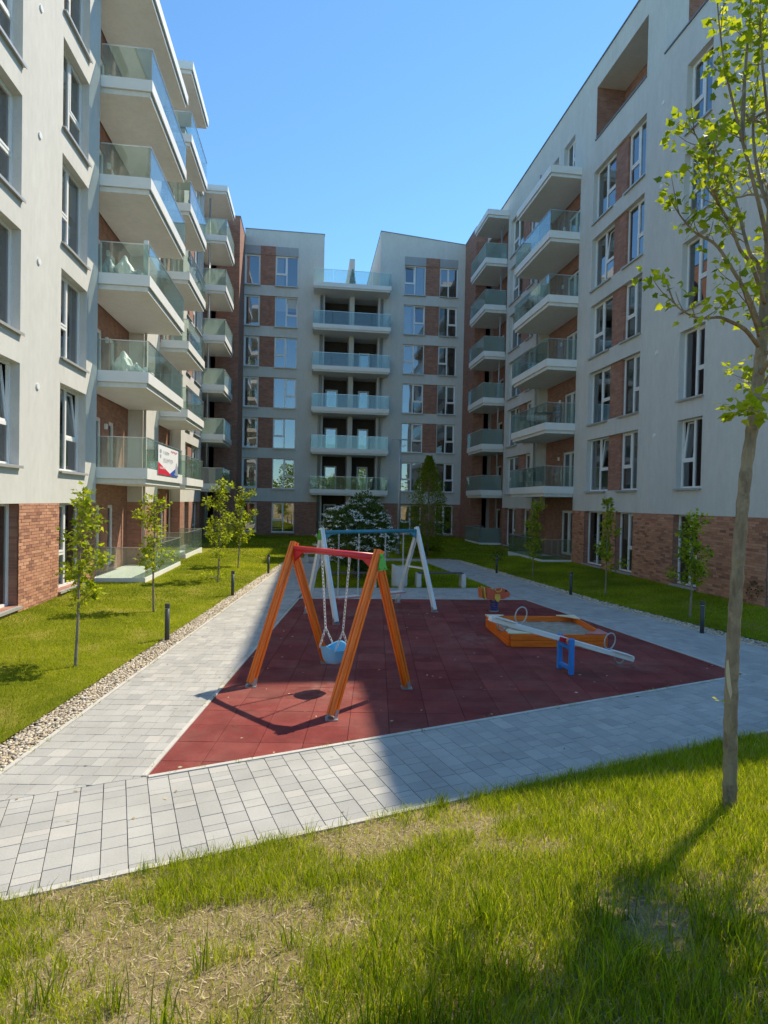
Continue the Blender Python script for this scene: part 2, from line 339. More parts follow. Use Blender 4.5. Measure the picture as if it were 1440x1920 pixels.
def glass(name, tint, base, glossy=(0.95, 0.97, 1.0), rough=0.0, haze=0.0, blend=0.42, top=0.95):
    m, nt, b, o = newmat(name); nt.nodes.remove(b)
    tr = nt.nodes.new('ShaderNodeBsdfTransparent'); tr.inputs[0].default_value = (*tint, 1)
    gl = nt.nodes.new('ShaderNodeBsdfGlossy'); gl.inputs['Color'].default_value = (*glossy, 1); gl.inputs['Roughness'].default_value = rough
    lw = nt.nodes.new('ShaderNodeLayerWeight'); lw.inputs['Blend'].default_value = blend
    mp = nt.nodes.new('ShaderNodeMapRange'); mp.inputs['To Min'].default_value = base; mp.inputs['To Max'].default_value = top
    nt.links.new(lw.outputs['Fresnel'], mp.inputs['Value'])
    g = nt.nodes.new('ShaderNodeTexNoise'); g.inputs['Scale'].default_value = 0.55; g.inputs['Detail'].default_value = 1
    ge = nt.nodes.new('ShaderNodeNewGeometry'); nt.links.new(ge.outputs['Position'], g.inputs['Vector'])
    bp = nt.nodes.new('ShaderNodeBump'); bp.inputs['Strength'].default_value = 0.12; bp.inputs['Distance'].default_value = 0.06
    nt.links.new(g.outputs['Fac'], bp.inputs['Height']); nt.links.new(bp.outputs[0], gl.inputs['Normal'])
    mx = nt.nodes.new('ShaderNodeMixShader'); nt.links.new(mp.outputs[0], mx.inputs[0])
    src = tr.outputs[0]
    if haze:
        df = nt.nodes.new('ShaderNodeBsdfTranslucent'); df.inputs[0].default_value = (0.55, 0.68, 0.62, 1)
        d2 = nt.nodes.new('ShaderNodeBsdfDiffuse'); d2.inputs[0].default_value = (0.42, 0.52, 0.48, 1)
        m3 = nt.nodes.new('ShaderNodeMixShader'); m3.inputs[0].default_value = 0.5; nt.links.new(df.outputs[0], m3.inputs[1]); nt.links.new(d2.outputs[0], m3.inputs[2])
        m2 = nt.nodes.new('ShaderNodeMixShader'); m2.inputs[0].default_value = haze
        nt.links.new(tr.outputs[0], m2.inputs[1]); nt.links.new(m3.outputs[0], m2.inputs[2]); src = m2.outputs[0]
    nt.links.new(src, mx.inputs[1]); nt.links.new(gl.outputs[0], mx.inputs[2]); nt.links.new(mx.outputs[0], o.inputs['Surface']); return m
M['pane'] = glass('window_glass', (0.62, 0.66, 0.66), 0.20)
M['rail'] = glass('balcony_glass', (0.84, 0.92, 0.88), 0.05, haze=0.09, blend=0.25, top=0.62)
M['skyhaze'] = glass('sky_hazed_balcony_glass', (0.74, 0.83, 0.79), 0.06, haze=0.55, blend=0.25, top=0.6)  # sky reflection put into the glass as a pale diffuse mix
#PART2
# ------------------------------------------------------------------ ground, paths, play surface
def vnoise(x, y, sc, seed=0):
    g = np.random.default_rng(seed).random((64, 64)); x = np.asarray(x)*sc + 500.3; y = np.asarray(y)*sc + 500.7
    xi, yi = np.floor(x).astype(int), np.floor(y).astype(int); fx, fy = x-xi, y-yi; fx = fx*fx*(3-2*fx); fy = fy*fy*(3-2*fy)
    G = lambda a, b: g[a % 64, b % 64]
    return (G(xi, yi)*(1-fx)+G(xi+1, yi)*fx)*(1-fy) + (G(xi, yi+1)*(1-fx)+G(xi+1, yi+1)*fx)*fy
def fbm(x, y, sc, seed=0): return (vnoise(x, y, sc, seed) + 0.5*vnoise(x, y, sc*2.1, seed+1) + 0.25*vnoise(x, y, sc*4.3, seed+2))/1.75

def clip(poly, a, b):
    """keep the part of POLY left of the line a->b"""
    out = []; n = len(poly)
    side = lambda p: (b[0]-a[0])*(p[1]-a[1]) - (b[1]-a[1])*(p[0]-a[0])
    for i in range(n):
        p, q = poly[i], poly[(i+1) % n]; sp, sq = side(p), side(q)
        if sp >= 0: out.append(p)
        if (sp > 0 > sq) or (sp < 0 < sq):
            t = sp/(sp-sq); out.append((p[0]+(q[0]-p[0])*t, p[1]+(q[1]-p[1])*t))
    return out
def clip_convex(poly, hull):
    area = sum(hull[i][0]*hull[(i+1) % len(hull)][1]-hull[(i+1) % len(hull)][0]*hull[i][1] for i in range(len(hull)))
    h = hull if area > 0 else hull[::-1]
    for i in range(len(h)):
        poly = clip(poly, h[i], h[(i+1) % len(h)])
        if len(poly) < 3: return []
    return poly
def parea(p): return abs(sum(p[i][0]*p[(i+1) % len(p)][1]-p[(i+1) % len(p)][0]*p[i][1] for i in range(len(p))))/2
def ccw(p):
    return p if sum(p[i][0]*p[(i+1) % len(p)][1]-p[(i+1) % len(p)][0]*p[i][1] for i in range(len(p))) > 0 else p[::-1]
def slab_piece(mb, poly, z0, z1, gap, cham, tone):
    """one flat block: sides, a small chamfer and the top"""
    poly = ccw(poly); c = (sum(p[0] for p in poly)/len(poly), sum(p[1] for p in poly)/len(poly))
    def shrink(p, g):
        d = math.hypot(p[0]-c[0], p[1]-c[1]) or 1; k = max(0.0, 1-1.25*g/d); return (c[0]+(p[0]-c[0])*k, c[1]+(p[1]-c[1])*k)
    o = [shrink(p, gap) for p in poly]; t = [shrink(p, gap+cham) for p in poly]; n = len(poly)
    dz = rnd.uniform(-0.0015, 0.0015)
    for i in range(n):
        j = (i+1) % n
        mb.poly([(*o[i], z0), (*o[j], z0), (*o[j], z1-cham+dz), (*o[i], z1-cham+dz)], tone)
        mb.poly([(*o[i], z1-cham+dz), (*o[j], z1-cham+dz), (*t[j], z1+dz), (*t[i], z1+dz)], tone)
    mb.poly([(*p, z1+dz) for p in t], tone)
def blocks(hull, org, d, row, lengths, jitter=True):
    """convex pieces of HULL cut in rows that run along direction D"""
    d = Vector((d[0], d[1])).normalized(); n = Vector((-d.y, d.x)); org = Vector(org[:2])
    us = [(Vector(p[:2])-org).dot(d) for p in hull]; vs = [(Vector(p[:2])-org).dot(n) for p in hull]
    out = []; v = math.floor(min(vs)/row)*row
    while v < max(vs):
        u = min(us) - rnd.random()*lengths[-1] if jitter else math.floor(min(us)/lengths[0])*lengths[0]
        while u < max(us):
            L = rnd.choice(lengths)
            q = [tuple(org+d*a+n*b) for a, b in ((u, v), (u+L, v), (u+L, v+row), (u, v+row))]
            q = clip_convex(q, hull)
            if q and parea(q) > 0.0015: out.append(q)
            u += L
        v += row
    return out

def sheet(name, poly, z, mat, kind='structure', parent=None):
    mb = MB(); mb.poly([(*p, z) for p in ccw(poly)]); o = mb.build(name, mat, parent)
    if not parent: prop(o, kind=kind)
    return o

sheet('ground', [(-600, -600), (600, -600), (600, 600), (-600, 600)], -0.30, M['meadow'])
FRONT = [(-7, 4.26), (-7, 2.79), (13, 8.77), (13, 10.70)]
LEFTP = [(-3.07, 5.53), (-1.62, 5.995), (-0.04, 18.7), (-1.64, 18.7)]
LEFT2 = [(-1.64, 18.7), (-0.04, 18.7), (0.62, 27.0), (-0.74, 27.0)]
RIGHTP = [(7.39, 8.895), (9.32, 9.52), (8.15, 16.09), (6.39, 16.3)]
RIGHT2 = [(6.39, 16.3), (8.15, 16.09), (6.95, 28.4), (5.2, 28.4)]
PLAZA = [(-0.24, 16.64), (6.36, 16.34), (6.12, 18.5), (-0.03, 18.5)]
BACKP = [(-0.74, 27.0), (5.33, 27.0), (5.2, 28.4), (-0.6, 28.4)]
RUBBER = [(-1.57, 6.01), (7.34, 8.88), (6.34, 16.30), (-0.26, 16.60)]

paths = []; allp = []
for nm, hull, org, d, row in (('path', FRONT, (-1.57, 6.01), (0.3, -0.954), 0.195), ('path', LEFTP, (-1.57, 6.01), (0.993, -0.118), 0.2), ('path', LEFT2, (-1.57, 6.01), (0.993, -0.118), 0.2),
                         ('path', RIGHTP, (7.34, 8.88), (0.99, 0.14), 0.2), ('path', RIGHT2, (7.34, 8.88), (0.99, 0.10), 0.2), ('pavement', PLAZA, (0, 16.5), (1, -0.045), 0.2), ('path', BACKP, (0, 27), (1, 0), 0.2)):
    p = sheet(nm, hull, -0.022, M['joint']); paths.append(p)
    for q in blocks(hull, org, d, row, [0.09, 0.13, 0.17, 0.2, 0.24]):
        c = (sum(a[0] for a in q)/len(q), sum(a[1] for a in q)/len(q)); dist = math.hypot(*c)
        inview = -1.0 < 1 and abs((c[0]*RT.x+c[1]*RT.y)/max(0.1, c[0]*FW.x+c[1]*FW.y)) < 0.68
        allp.append((dist if inview else dist+50, len(paths)-1, q))
allp.sort(key=lambda a: a[0]/max(0.05, math.sqrt(parea(a[2]))*2.2))
rest = {}
for i, (dist, k, q) in enumerate(allp):
    tone = min(1, max(0, rnd.gauss(0.48, 0.2))) if rnd.random() > 0.06 else 0.98
    if i < 300:
        mb = MB(); slab_piece(mb, q, -0.05, 0.0, 0.003, 0.0025, tone); mb.build('paver', M['paver'], paths[k])
    else:
        slab_piece(rest.setdefault(k, MB()), q, -0.05, 0.0, 0.003, 0.0025, tone)
for k, mb in rest.items(): prop(mb.build('pavers', M['paver'], paths[k]), kind='stuff')

play = sheet('play_surface', RUBBER, -0.018, M['rjoint'])
for q in blocks(RUBBER, (-1.57, 6.36), (0.993, -0.115), 0.5, [0.5], jitter=False):
    mb = MB(); slab_piece(mb, q, -0.05, 0.0, 0.0025, 0.003, rnd.random()); mb.build('rubber_tile', M['rubber'], play)

def kerb(pts, w=0.05, z=0.012):
    mb = MB()
    for a, b in zip(pts[:-1], pts[1:]):
        a, b = Vector((*a, 0)), Vector((*b, 0)); L = (b-a).length; d = (b-a).normalized(); n = max(1, round(L))
        for i in range(n):
            mb.beam(a+d*(L*i/n+0.003)+Vector((0, 0, z-0.06)), a+d*(L*(i+1)/n-0.003)+Vector((0, 0, z-0.06+rnd.uniform(-.002, .002))), w, 0.12, tone=rnd.random())
    prop(mb.build('kerb', M['edging']), kind='structure')
kerb([(-1.595, 6.0), (-0.25, 16.63)]); kerb([(-1.55, 5.985), (7.37, 8.862)]); kerb([(7.37, 8.88), (6.36, 16.32)]); kerb([(-0.26, 16.63), (6.36, 16.33)])
kerb([(-7, 2.76), (13, 8.74)]); kerb([(-3.10, 5.5), (-1.67, 18.7), (-0.77, 27.0)]); kerb([(9.35, 9.52), (8.18, 16.09), (6.98, 28.4)])
kerb([(-0.01, 18.53), (6.1, 18.53)]); kerb([(0.0, 18.7), (0.65, 26.97)]); kerb([(6.1, 18.55), (5.36, 26.97)])

# gravel strips: bed and pebbles
def lerp_line(pts, y):
    for (xa, ya), (xb, yb) in zip(pts[:-1], pts[1:]):
        if y <= yb: break
    return xa + (xb-xa)*(y-ya)/(yb-ya)
GL_IN = [(-3.13, 5.5), (-1.70, 18.7), (-0.80, 27.0)]
GL_OUT = [(-3.56, 5.36), (-2.04, 18.7), (-1.02, 27.3)]
GR_IN = [(9.38, 9.53), (8.21, 16.09), (7.01, 28.4)]
GR_OUT = [(9.83, 9.7), (8.60, 16.2), (7.35, 28.4)]
_ico = bmesh.new(); bmesh.ops.create_icosphere(_ico, subdivisions=1, radius=1.0)
ICO_V = np.array([v.co[:] for v in _ico.verts]); ICO_F = np.array([[v.index for v in f.verts] for f in _ico.faces]); _ico.free()
def pebbles(name, inner, outer, y0, y1, n, label, seed):
    bed = sheet(name, inner + outer[::-1], -0.035, M['gravelbed'])
    g = np.random.default_rng(seed); y = y0 + (y1-y0)*g.random(n*3)**1.0; keep = g.random(n*3) < np.clip(9.0/y, 0, 1)**1.1; y = y[keep][:n]
    xi = np.array([lerp_line(inner, v) for v in y]); xo = np.array([lerp_line(outer, v) for v in y]); t = g.random(len(y))*1.08-0.04; x = xi+(xo-xi)*t
    s = (0.010+0.014*g.random(len(y)))*np.clip(y/11, 1, 1.7); ax = np.stack([s*(0.8+0.6*g.random(len(y))), s*(0.8+0.6*g.random(len(y))), s*(0.55+0.3*g.random(len(y)))], 1)
    rot = g.random(len(y))*6.28; cs, sn = np.cos(rot), np.sin(rot)
    V = ICO_V[None]*(1+0.22*(g.random((len(y), 12, 1))-0.5))*ax[:, None, :]
    V = np.stack([V[..., 0]*cs[:, None]-V[..., 1]*sn[:, None], V[..., 0]*sn[:, None]+V[..., 1]*cs[:, None], V[..., 2]], -1)
    V += np.stack([x, y, -0.02+0.02*g.random(len(y))], 1)[:, None, :]
    F = ICO_F[None]+12*np.arange(len(y))[:, None, None]
    o = inst(name+'_pebbles', mesh_np(name, V.reshape(-1, 3), F.reshape(-1, 3), np.repeat(g.random(len(y)), 12), M['pebble'], True))
    prop(o, label, 'gravel', kind='stuff')
pebbles('gravel_strip', GL_IN, GL_OUT, 5.4, 27, 11000, 'pale river gravel strip between the sunlit lawn and the path', 3)
pebbles('gravel_strip', GR_IN, GR_OUT, 9.5, 28, 7000, 'pale river gravel strip beside the shaded path and lawn', 4)

# lawns
def sstep(t): t = np.clip(t, 0, 1); return t*t*(3-2*t)
def z_left(x, y): return 0.015 + 0.17*sstep((np.interp(y, [p[1] for p in GL_OUT], [p[0] for p in GL_OUT])-x)/3.0) + 0.03*(fbm(x, y, 0.9, 5)-0.5)*sstep((np.interp(y, [p[1] for p in GL_OUT], [p[0] for p in GL_OUT])-x)/0.6)
def z_right(x, y): return 0.015 + 0.17*sstep((x-np.interp(y, [p[1] for p in GR_OUT], [p[0] for p in GR_OUT]))/3.0) + 0.03*(fbm(x, y, 0.9, 6)-0.5)*sstep((x-np.interp(y, [p[1] for p in GR_OUT], [p[0] for p in GR_OUT]))/0.6)
def z_flat(x, y): return 0.012 + 0.03*(fbm(x, y, 0.8, 8)-0.4)
def z_back(x, y): return 0.012 + 0.2*sstep((y-28.4)/8) + 0.03*(fbm(x, y, 0.8, 8)-0.4)
F0, FD = Vector((-2.08, 4.26)), Vector((0.958, 0.287)).normalized(); FN = Vector((FD.y, -FD.x))     # towards the camera
def bank_d(x, y): return (x-F0.x)*FN.x + (y-F0.y)*FN.y
def z_bank(x, y):
    d = bank_d(x, y); dd = np.clip(d, 0, 9); return -0.004 + 0.26*(np.sqrt(dd*dd+0.09)-0.3) + 0.06*(fbm(x, y, 1.3, 9)-0.5)*np.clip(d/0.5, 0, 1) + (0.03*(fbm(x, y, 6, 19)-0.5)+0.022*(fbm(x, y, 19, 29)-0.5))*np.clip(d/0.4, 0, 1)
def grid(name, P, nu, nv, zf, mat, **k):
    u, v = np.meshgrid(np.linspace(0, 1, nu), np.linspace(0, 1, nv)); X, Y = P(u, v); Z = zf(X, Y)
    V = np.stack([X, Y, Z], -1).reshape(-1, 3); i = np.arange(nu*nv).reshape(nv, nu)
    F = np.stack([i[:-1, :-1], i[:-1, 1:], i[1:, 1:], i[1:, :-1]], -1).reshape(-1, 4)
    o = inst(name, mesh_np(name, V, F, np.zeros(len(V)), mat, True)); return prop(o, **k)
yl = [p[1] for p in GL_OUT]; xl = [p[0] for p in GL_OUT]; yr = [p[1] for p in GR_OUT]; xr = [p[0] for p in GR_OUT]
grid('lawn', lambda u, v: (-7.2+(np.interp(5.3+v*23.1, yl, xl)+7.2)*u, 5.3+v*23.1), 40, 160, z_left, M['lawnsoil'], kind='structure')
grid('lawn', lambda u, v: (np.interp(9.6+v*18.8, yr, xr)+(12.9-np.interp(9.6+v*18.8, yr, xr))*u, 9.6+v*18.8), 40, 130, z_right, M['lawnsoil'], kind='structure')
grid('lawn', lambda u, v: (-7.2+20.2*u, 28.35+v*14.5), 60, 50, z_back, M['lawnsoil'], kind='structure')
grid('lawn', lambda u, v: (0.03+0.66*v+(6.08-0.72*v-0.03-0.66*v)*u, 18.55+v*8.4), 30, 40, z_flat, M['lawnsoil'], kind='structure')
grid('grassy_bank', lambda u, v: (F0.x+FD.x*(u*24-8)+FN.x*(0.0+v*v*14), F0.y+FD.y*(u*24-8)+FN.y*(0.0+v*v*14)), 640, 240, z_bank, M['dirt'], kind='structure')

# grass blades
def blades(name, x, y, zf, h, w, tone, lean, seed, label, kind='stuff', segs=2, mat='grass'):
    g = np.random.default_rng(seed); n = len(x); z = zf(x, y); a = g.random(n)*6.283; la = g.random(n)*6.283; ln = lean*(0.3+g.random(n))
    wx, wy = np.cos(a)*w/2, np.sin(a)*w/2; lx, ly = np.cos(la)*ln*h, np.sin(la)*ln*h
    b = np.stack([x, y, z-0.005], 1); wv = np.stack([wx, wy, np.zeros(n)], 1)
    if segs == 1:
        tip = b+np.stack([lx, ly, h], 1); V = np.stack([b-wv, b+wv, tip], 1).reshape(-1, 3); k = 3
        F = (np.arange(n)[:, None]*3+np.array([0, 1, 2]))
    else:
        m = b+np.stack([lx*0.35, ly*0.35, h*0.55], 1); tip = b+np.stack([lx, ly, h*(1-0.25*ln)], 1)
        V = np.stack([b-wv, b+wv, m+wv*0.75, m-wv*0.75, tip], 1).reshape(-1, 3); k = 5
        F = (np.arange(n)[:, None, None]*5+np.array([[0, 1, 2], [0, 2, 3], [3, 2, 4]])).reshape(-1, 3)
    o = inst(name, mesh_np(name, V, F, np.repeat(tone, k), M[mat], False)); return prop(o, label, 'grass', kind=kind)

def pts_poly(n, x0, x1, y0, y1, ok, seed, dref, power=1.3):
    g = np.random.default_rng(seed); x = x0+(x1-x0)*g.random(n); y = y0+(y1-y0)*g.random(n)
    d = np.hypot(x, y); k = ok(x, y) & (g.random(n) < np.clip(dref/d, 0, 1)**power); return x[k], y[k]
g5 = np.random.default_rng(5)
def lawnblades(name, x, y, zf, seed, label, hh=0.042, dry=0.0):
    d = np.hypot(x, y); n = len(x); g = np.random.default_rng(seed)
    pat = fbm(x, y, 0.55, seed); h = (hh*0.55+hh*0.8*g.random(n))*(0.75+0.6*pat); w = 0.0045*np.clip(d/7, 1, 6)
    tone = np.clip(0.32+0.55*(pat-0.45)*1.6+0.16*g.standard_normal(n)+dry, 0, 0.96)
    blades(name, x, y, zf, h, w, tone, 0.55, seed+1, label, segs=1)
okL = lambda x, y: (x < np.interp(y, yl, xl)+0.02) & (x > -6.37) & ~((x < -4.85) & (y > 18.4) & (y < 23.4)) & ~((x < -5.15) & (y > 25.6) & (y < 29.8))
x, y = pts_poly(420000, -6.4, -0.9, 6.2, 28.4, okL, 21, 8.0); lawnblades('lawn_grass', x, y, z_left, 31, 'bright short mown grass on the sunlit lawn by the young trees')
okR = lambda x, y: (x > np.interp(y, yr, xr)-0.02) & (x < 12.08) & ~((x > 10.6) & (y > 25.3) & (y < 30.1))
x, y = pts_poly(300000, 7.2, 12.1, 10.0, 28.4, okR, 22, 9.0); lawnblades('lawn_grass', x, y, z_right, 32, 'dark green mown grass on the shaded lawn beside the brick plinth')
x, y = pts_poly(90000, -5.2, 11.2, 28.4, 42.6, lambda x, y: x > -90, 23, 26.0); lawnblades('lawn_grass', x, y, z_back, 33, 'mown grass at the back end of the courtyard', 0.07)
x, y = pts_poly(60000, 0.0, 6.1, 18.6, 26.9, lambda x, y: (x > 0.05+(y-18.6)*0.08) & (x < 6.05-(y-18.6)*0.085), 24, 20.0); lawnblades('lawn_grass', x, y, z_flat, 34, 'mown grass island around the white flowering bush', 0.06)
# rough grass on the bank in front
def bank_mask(x, y):
    m = fbm(x, y, 0.75, 41); m2 = fbm(x, y, 2.6, 45)
    bare = np.exp(-(((x+0.75)/0.75)**2+((y-3.35)/0.75)**2)) + 0.9*np.exp(-(((x-1.75)/0.75)**2+((y-4.55)/0.28)**2)) + 0.6*np.exp(-(((x+0.2)/0.4)**2+((y-4.25)/0.25)**2))+0.5*np.exp(-(((x-0.55)/0.35)**2+((y-3.7)/0.3)**2))
    right = 0.32*np.clip((x-0.2)/1.8, -0.15, 1)
    return np.clip(2.6*(m-0.47)+2.4*(m2-0.45)+0.76+right-0.55*bare, 0.24, 1)
n = 780000; gx = np.random.default_rng(51)
x = -4.0+11.5*gx.random(n); y = -0.6+8.2*gx.random(n); d = bank_d(x, y)
fwd = x*FW.x+y*FW.y; lat = np.abs(x*RT.x+y*RT.y)
k = (d > 0.03) & (fwd > 1.2) & (lat < fwd*0.72+0.35); x, y = x[k], y[k]; mk = bank_mask(x, y)
k = gx.random(len(x)) < mk; x, y, mk = x[k], y[k], mk[k]; n = len(x)
h = (0.020+0.095*gx.random(n)**1.7)*(0.5+0.95*mk); tone = np.clip(0.46+0.27*gx.standard_normal(n)+0.30*(1-mk)-0.12*(fbm(x, y, 1.1, 47)-0.5), 0, 1)
blades('bank_grass', x, y, z_bank, h, 0.003+0.0038*gx.random(n)**2, tone, 0.6, 52, 'patchy yellow green grass over dry soil on the bank in front')
# dead straw lying on the soil
n = 230000; x = -4.0+11.5*gx.random(n); y = -0.6+8.2*gx.random(n); d = bank_d(x, y); fwd = x*FW.x+y*FW.y; lat = np.abs(x*RT.x+y*RT.y); k = (d > 0.03) & (fwd > 1.2) & (lat < fwd*0.72+0.35); x, y = x[k], y[k]; n = len(x)
blades('dry_straw', x, y, lambda a, b: z_bank(a, b)+0.006, 0.008+0.013*gx.random(n), 0.004+0.005*gx.random(n), gx.random(n), 3.6, 55, 'dry straw litter scattered over the soil of the bank', segs=1, mat='straw')
# clods and small stones
n = 3000; x = -4.0+11.5*gx.random(n); y = -0.6+8.2*gx.random(n); d = bank_d(x, y); fwd = x*FW.x+y*FW.y; lat = np.abs(x*RT.x+y*RT.y); k = (d > 0.05) & (fwd > 1.2) & (lat < fwd*0.72+0.35) & (gx.random(n) < 1.1-bank_mask(x, y)*0.8); x, y = x[k], y[k]; n = len(x); sz = 0.003+0.010*gx.random(n)**3
V = ICO_V[None]*(1+0.4*(gx.random((n, 12, 1))-0.5))*(sz[:, None]*np.array((1.2, 1.0, 0.7)))[:, None, :]+np.stack([x, y, z_bank(x, y)+sz*0.2], 1)[:, None, :]; Fk = ICO_F[None]+12*np.arange(n)[:, None, None]
prop(inst('soil_clods', mesh_np('soil_clods', V.reshape(-1, 3), Fk.reshape(-1, 3), np.repeat(gx.random(n)*0.35, 12), M['pebble'], True)), 'small clods and stones on the bare soil of the bank', 'stones', kind='stuff')
# taller tufts and stalks
cx = -3.5+10*gx.random(2600); cyy = -0.2+7.2*gx.random(2600); d = bank_d(cx, cyy); mk = bank_mask(cx, cyy)
near = 0.42+0.9*np.clip((3.6-cyy)/1.6, 0, 1)*np.clip((cx+0.9)/1.2, 0, 1)+0.3*np.clip((0.25-d)/0.2, 0, 1)
k = (d > 0.04) & (gx.random(2600) < near*np.clip(mk+0.25, 0, 1)); cx, cyy = cx[k], cyy[k]
rep = gx.integers(8, 34, len(cx)); x = np.repeat(cx, rep)+0.035*gx.standard_normal(rep.sum()); y = np.repeat(cyy, rep)+0.035*gx.standard_normal(rep.sum()); n = len(x)
k = bank_d(x, y) > 0.03; x, y = x[k], y[k]; n = len(x)
hgt = (0.07+0.17*gx.random(n)**1.3)*np.where(y < 3.2, 1.35, 0.8)
blades('tall_grass', x, y, z_bank, hgt, 0.004+0.0035*gx.random(n), np.clip(0.22+0.25*gx.standard_normal(n), 0, 0.95), 0.42, 53, 'taller dark grass tufts and stalks growing on the bank')
#PART3

# litter on the paving
g6 = np.random.default_rng(66); n = 420; x = -3+12*g6.random(n); y = 5+13*g6.random(n); hull_ok = []
for a, b in zip(x, y): hull_ok.append(any(clip_convex([(a-.01, b-.01), (a+.01, b-.01), (a, b+.01)], h) for h in (FRONT, LEFTP, RIGHTP, PLAZA, RUBBER)))
k = np.array(hull_ok); x, y = x[k], y[k]; n = len(x); a = 6.283*g6.random(n); L = 0.012+0.022*g6.random(n); w = L*(0.3+0.4*g6.random(n))
c_, s_ = np.cos(a), np.sin(a); P = np.stack([x, y, np.full(n, 0.004)], 1); U = np.stack([c_, s_, 0.15*g6.random(n)], 1)*L[:, None]; Vv = np.stack([-s_, c_, 0.3*g6.random(n)], 1)*w[:, None]
V = np.stack([P-U, P-Vv, P+U, P+Vv], 1).reshape(-1, 3); V[:, 2] = np.maximum(V[:, 2], 0.003); Fq = np.arange(4*n).reshape(-1, 4)
prop(inst('leaf_litter', mesh_np('leaf_litter', V, Fq, np.repeat(g6.random(n), 4), M['straw'])), 'dry leaf scraps scattered over the paving and play surface', 'litter', kind='stuff')

# weeds in the joints along the play surface and kerbs
g7 = np.random.default_rng(67); xs, ys = [], []
for a, b, cnt in (((-1.6, 6.0), (-0.25, 16.6), 46), ((-1.55, 5.98), (7.37, 8.85), 40), ((-3.08, 5.55), (-1.66, 18.7), 60), ((9.33, 9.55), (8.2, 16.1), 30)):
    for _ in range(cnt):
        t_ = g7.random(); q = int(g7.integers(2, 14)); xs += list(a[0]+(b[0]-a[0])*t_+0.02*g7.standard_normal(q)); ys += list(a[1]+(b[1]-a[1])*t_+0.02*g7.standard_normal(q))
xs, ys = np.array(xs), np.array(ys); n = len(xs)
blades('joint_weeds', xs, ys, lambda a, b: 0*a+0.005, 0.015+0.05*g7.random(n)**2, 0.004+0.003*g7.random(n), np.clip(0.4+0.25*g7.standard_normal(n), 0, 0.95), 0.7, 68, 'small weeds growing in the joints beside the kerbs')
# ------------------------------------------------------------------ buildings
ST = 2.92                       # storey height
class Frame:
    """a facade: u runs along it, z up, w outwards"""
    def __init__(s, kind, base): s.k = kind; s.b = base
    def p(s, u, z, w=0.0):
        if s.k == 'L': return (s.b+w, u, z)
        if s.k == 'R': return (s.b-w, u, z)
        return (u, s.b-w, z)
    def rot(s): return {'L': math.pi/2, 'R': -math.pi/2, 'C': 0.0}[s.k]
    def start(s, u0, u1): return u1 if s.k == 'R' else u0
    def box(s, mb, u0, u1, z0, z1, w0, w1, tone=0.5):
        a, b = s.p(u0, z0, w0), s.p(u1, z1, w1)
        mb.box(tuple(min(i, j) for i, j in zip(a, b)), tuple(max(i, j) for i, j in zip(a, b)), tone)
    def wall(s, mb, u0, u1, z0, z1, holes=(), depth=0.28, w=0.0):
        us = sorted({u0, u1, *[h[0] for h in holes], *[h[1] for h in holes]}); zs = sorted({z0, z1, *[h[2] for h in holes], *[h[3] for h in holes]})
        us = [v for v in us if u0 <= v <= u1]; zs = [v for v in zs if z0 <= v <= z1]
        for a, b in zip(us[:-1], us[1:]):
            for c, d in zip(zs[:-1], zs[1:]):
                m, n = (a+b)/2, (c+d)/2
                if any(h[0] < m < h[1] and h[2] < n < h[3] for h in holes): continue
                mb.poly([s.p(a, c, w), s.p(b, c, w), s.p(b, d, w), s.p(a, d, w)])
        for h in holes:
            a, b, c, d = h
            if a < u0-1e-6 or b > u1+1e-6 or c < z0-1e-6 or d > z1+1e-6: continue
            for q in (((a, c), (b, c)), ((b, c), (b, d)), ((b, d), (a, d)), ((a, d), (a, c))):
                mb.poly([s.p(*q[0], w), s.p(*q[1], w), s.p(*q[1], w-depth), s.p(*q[0], w-depth)])

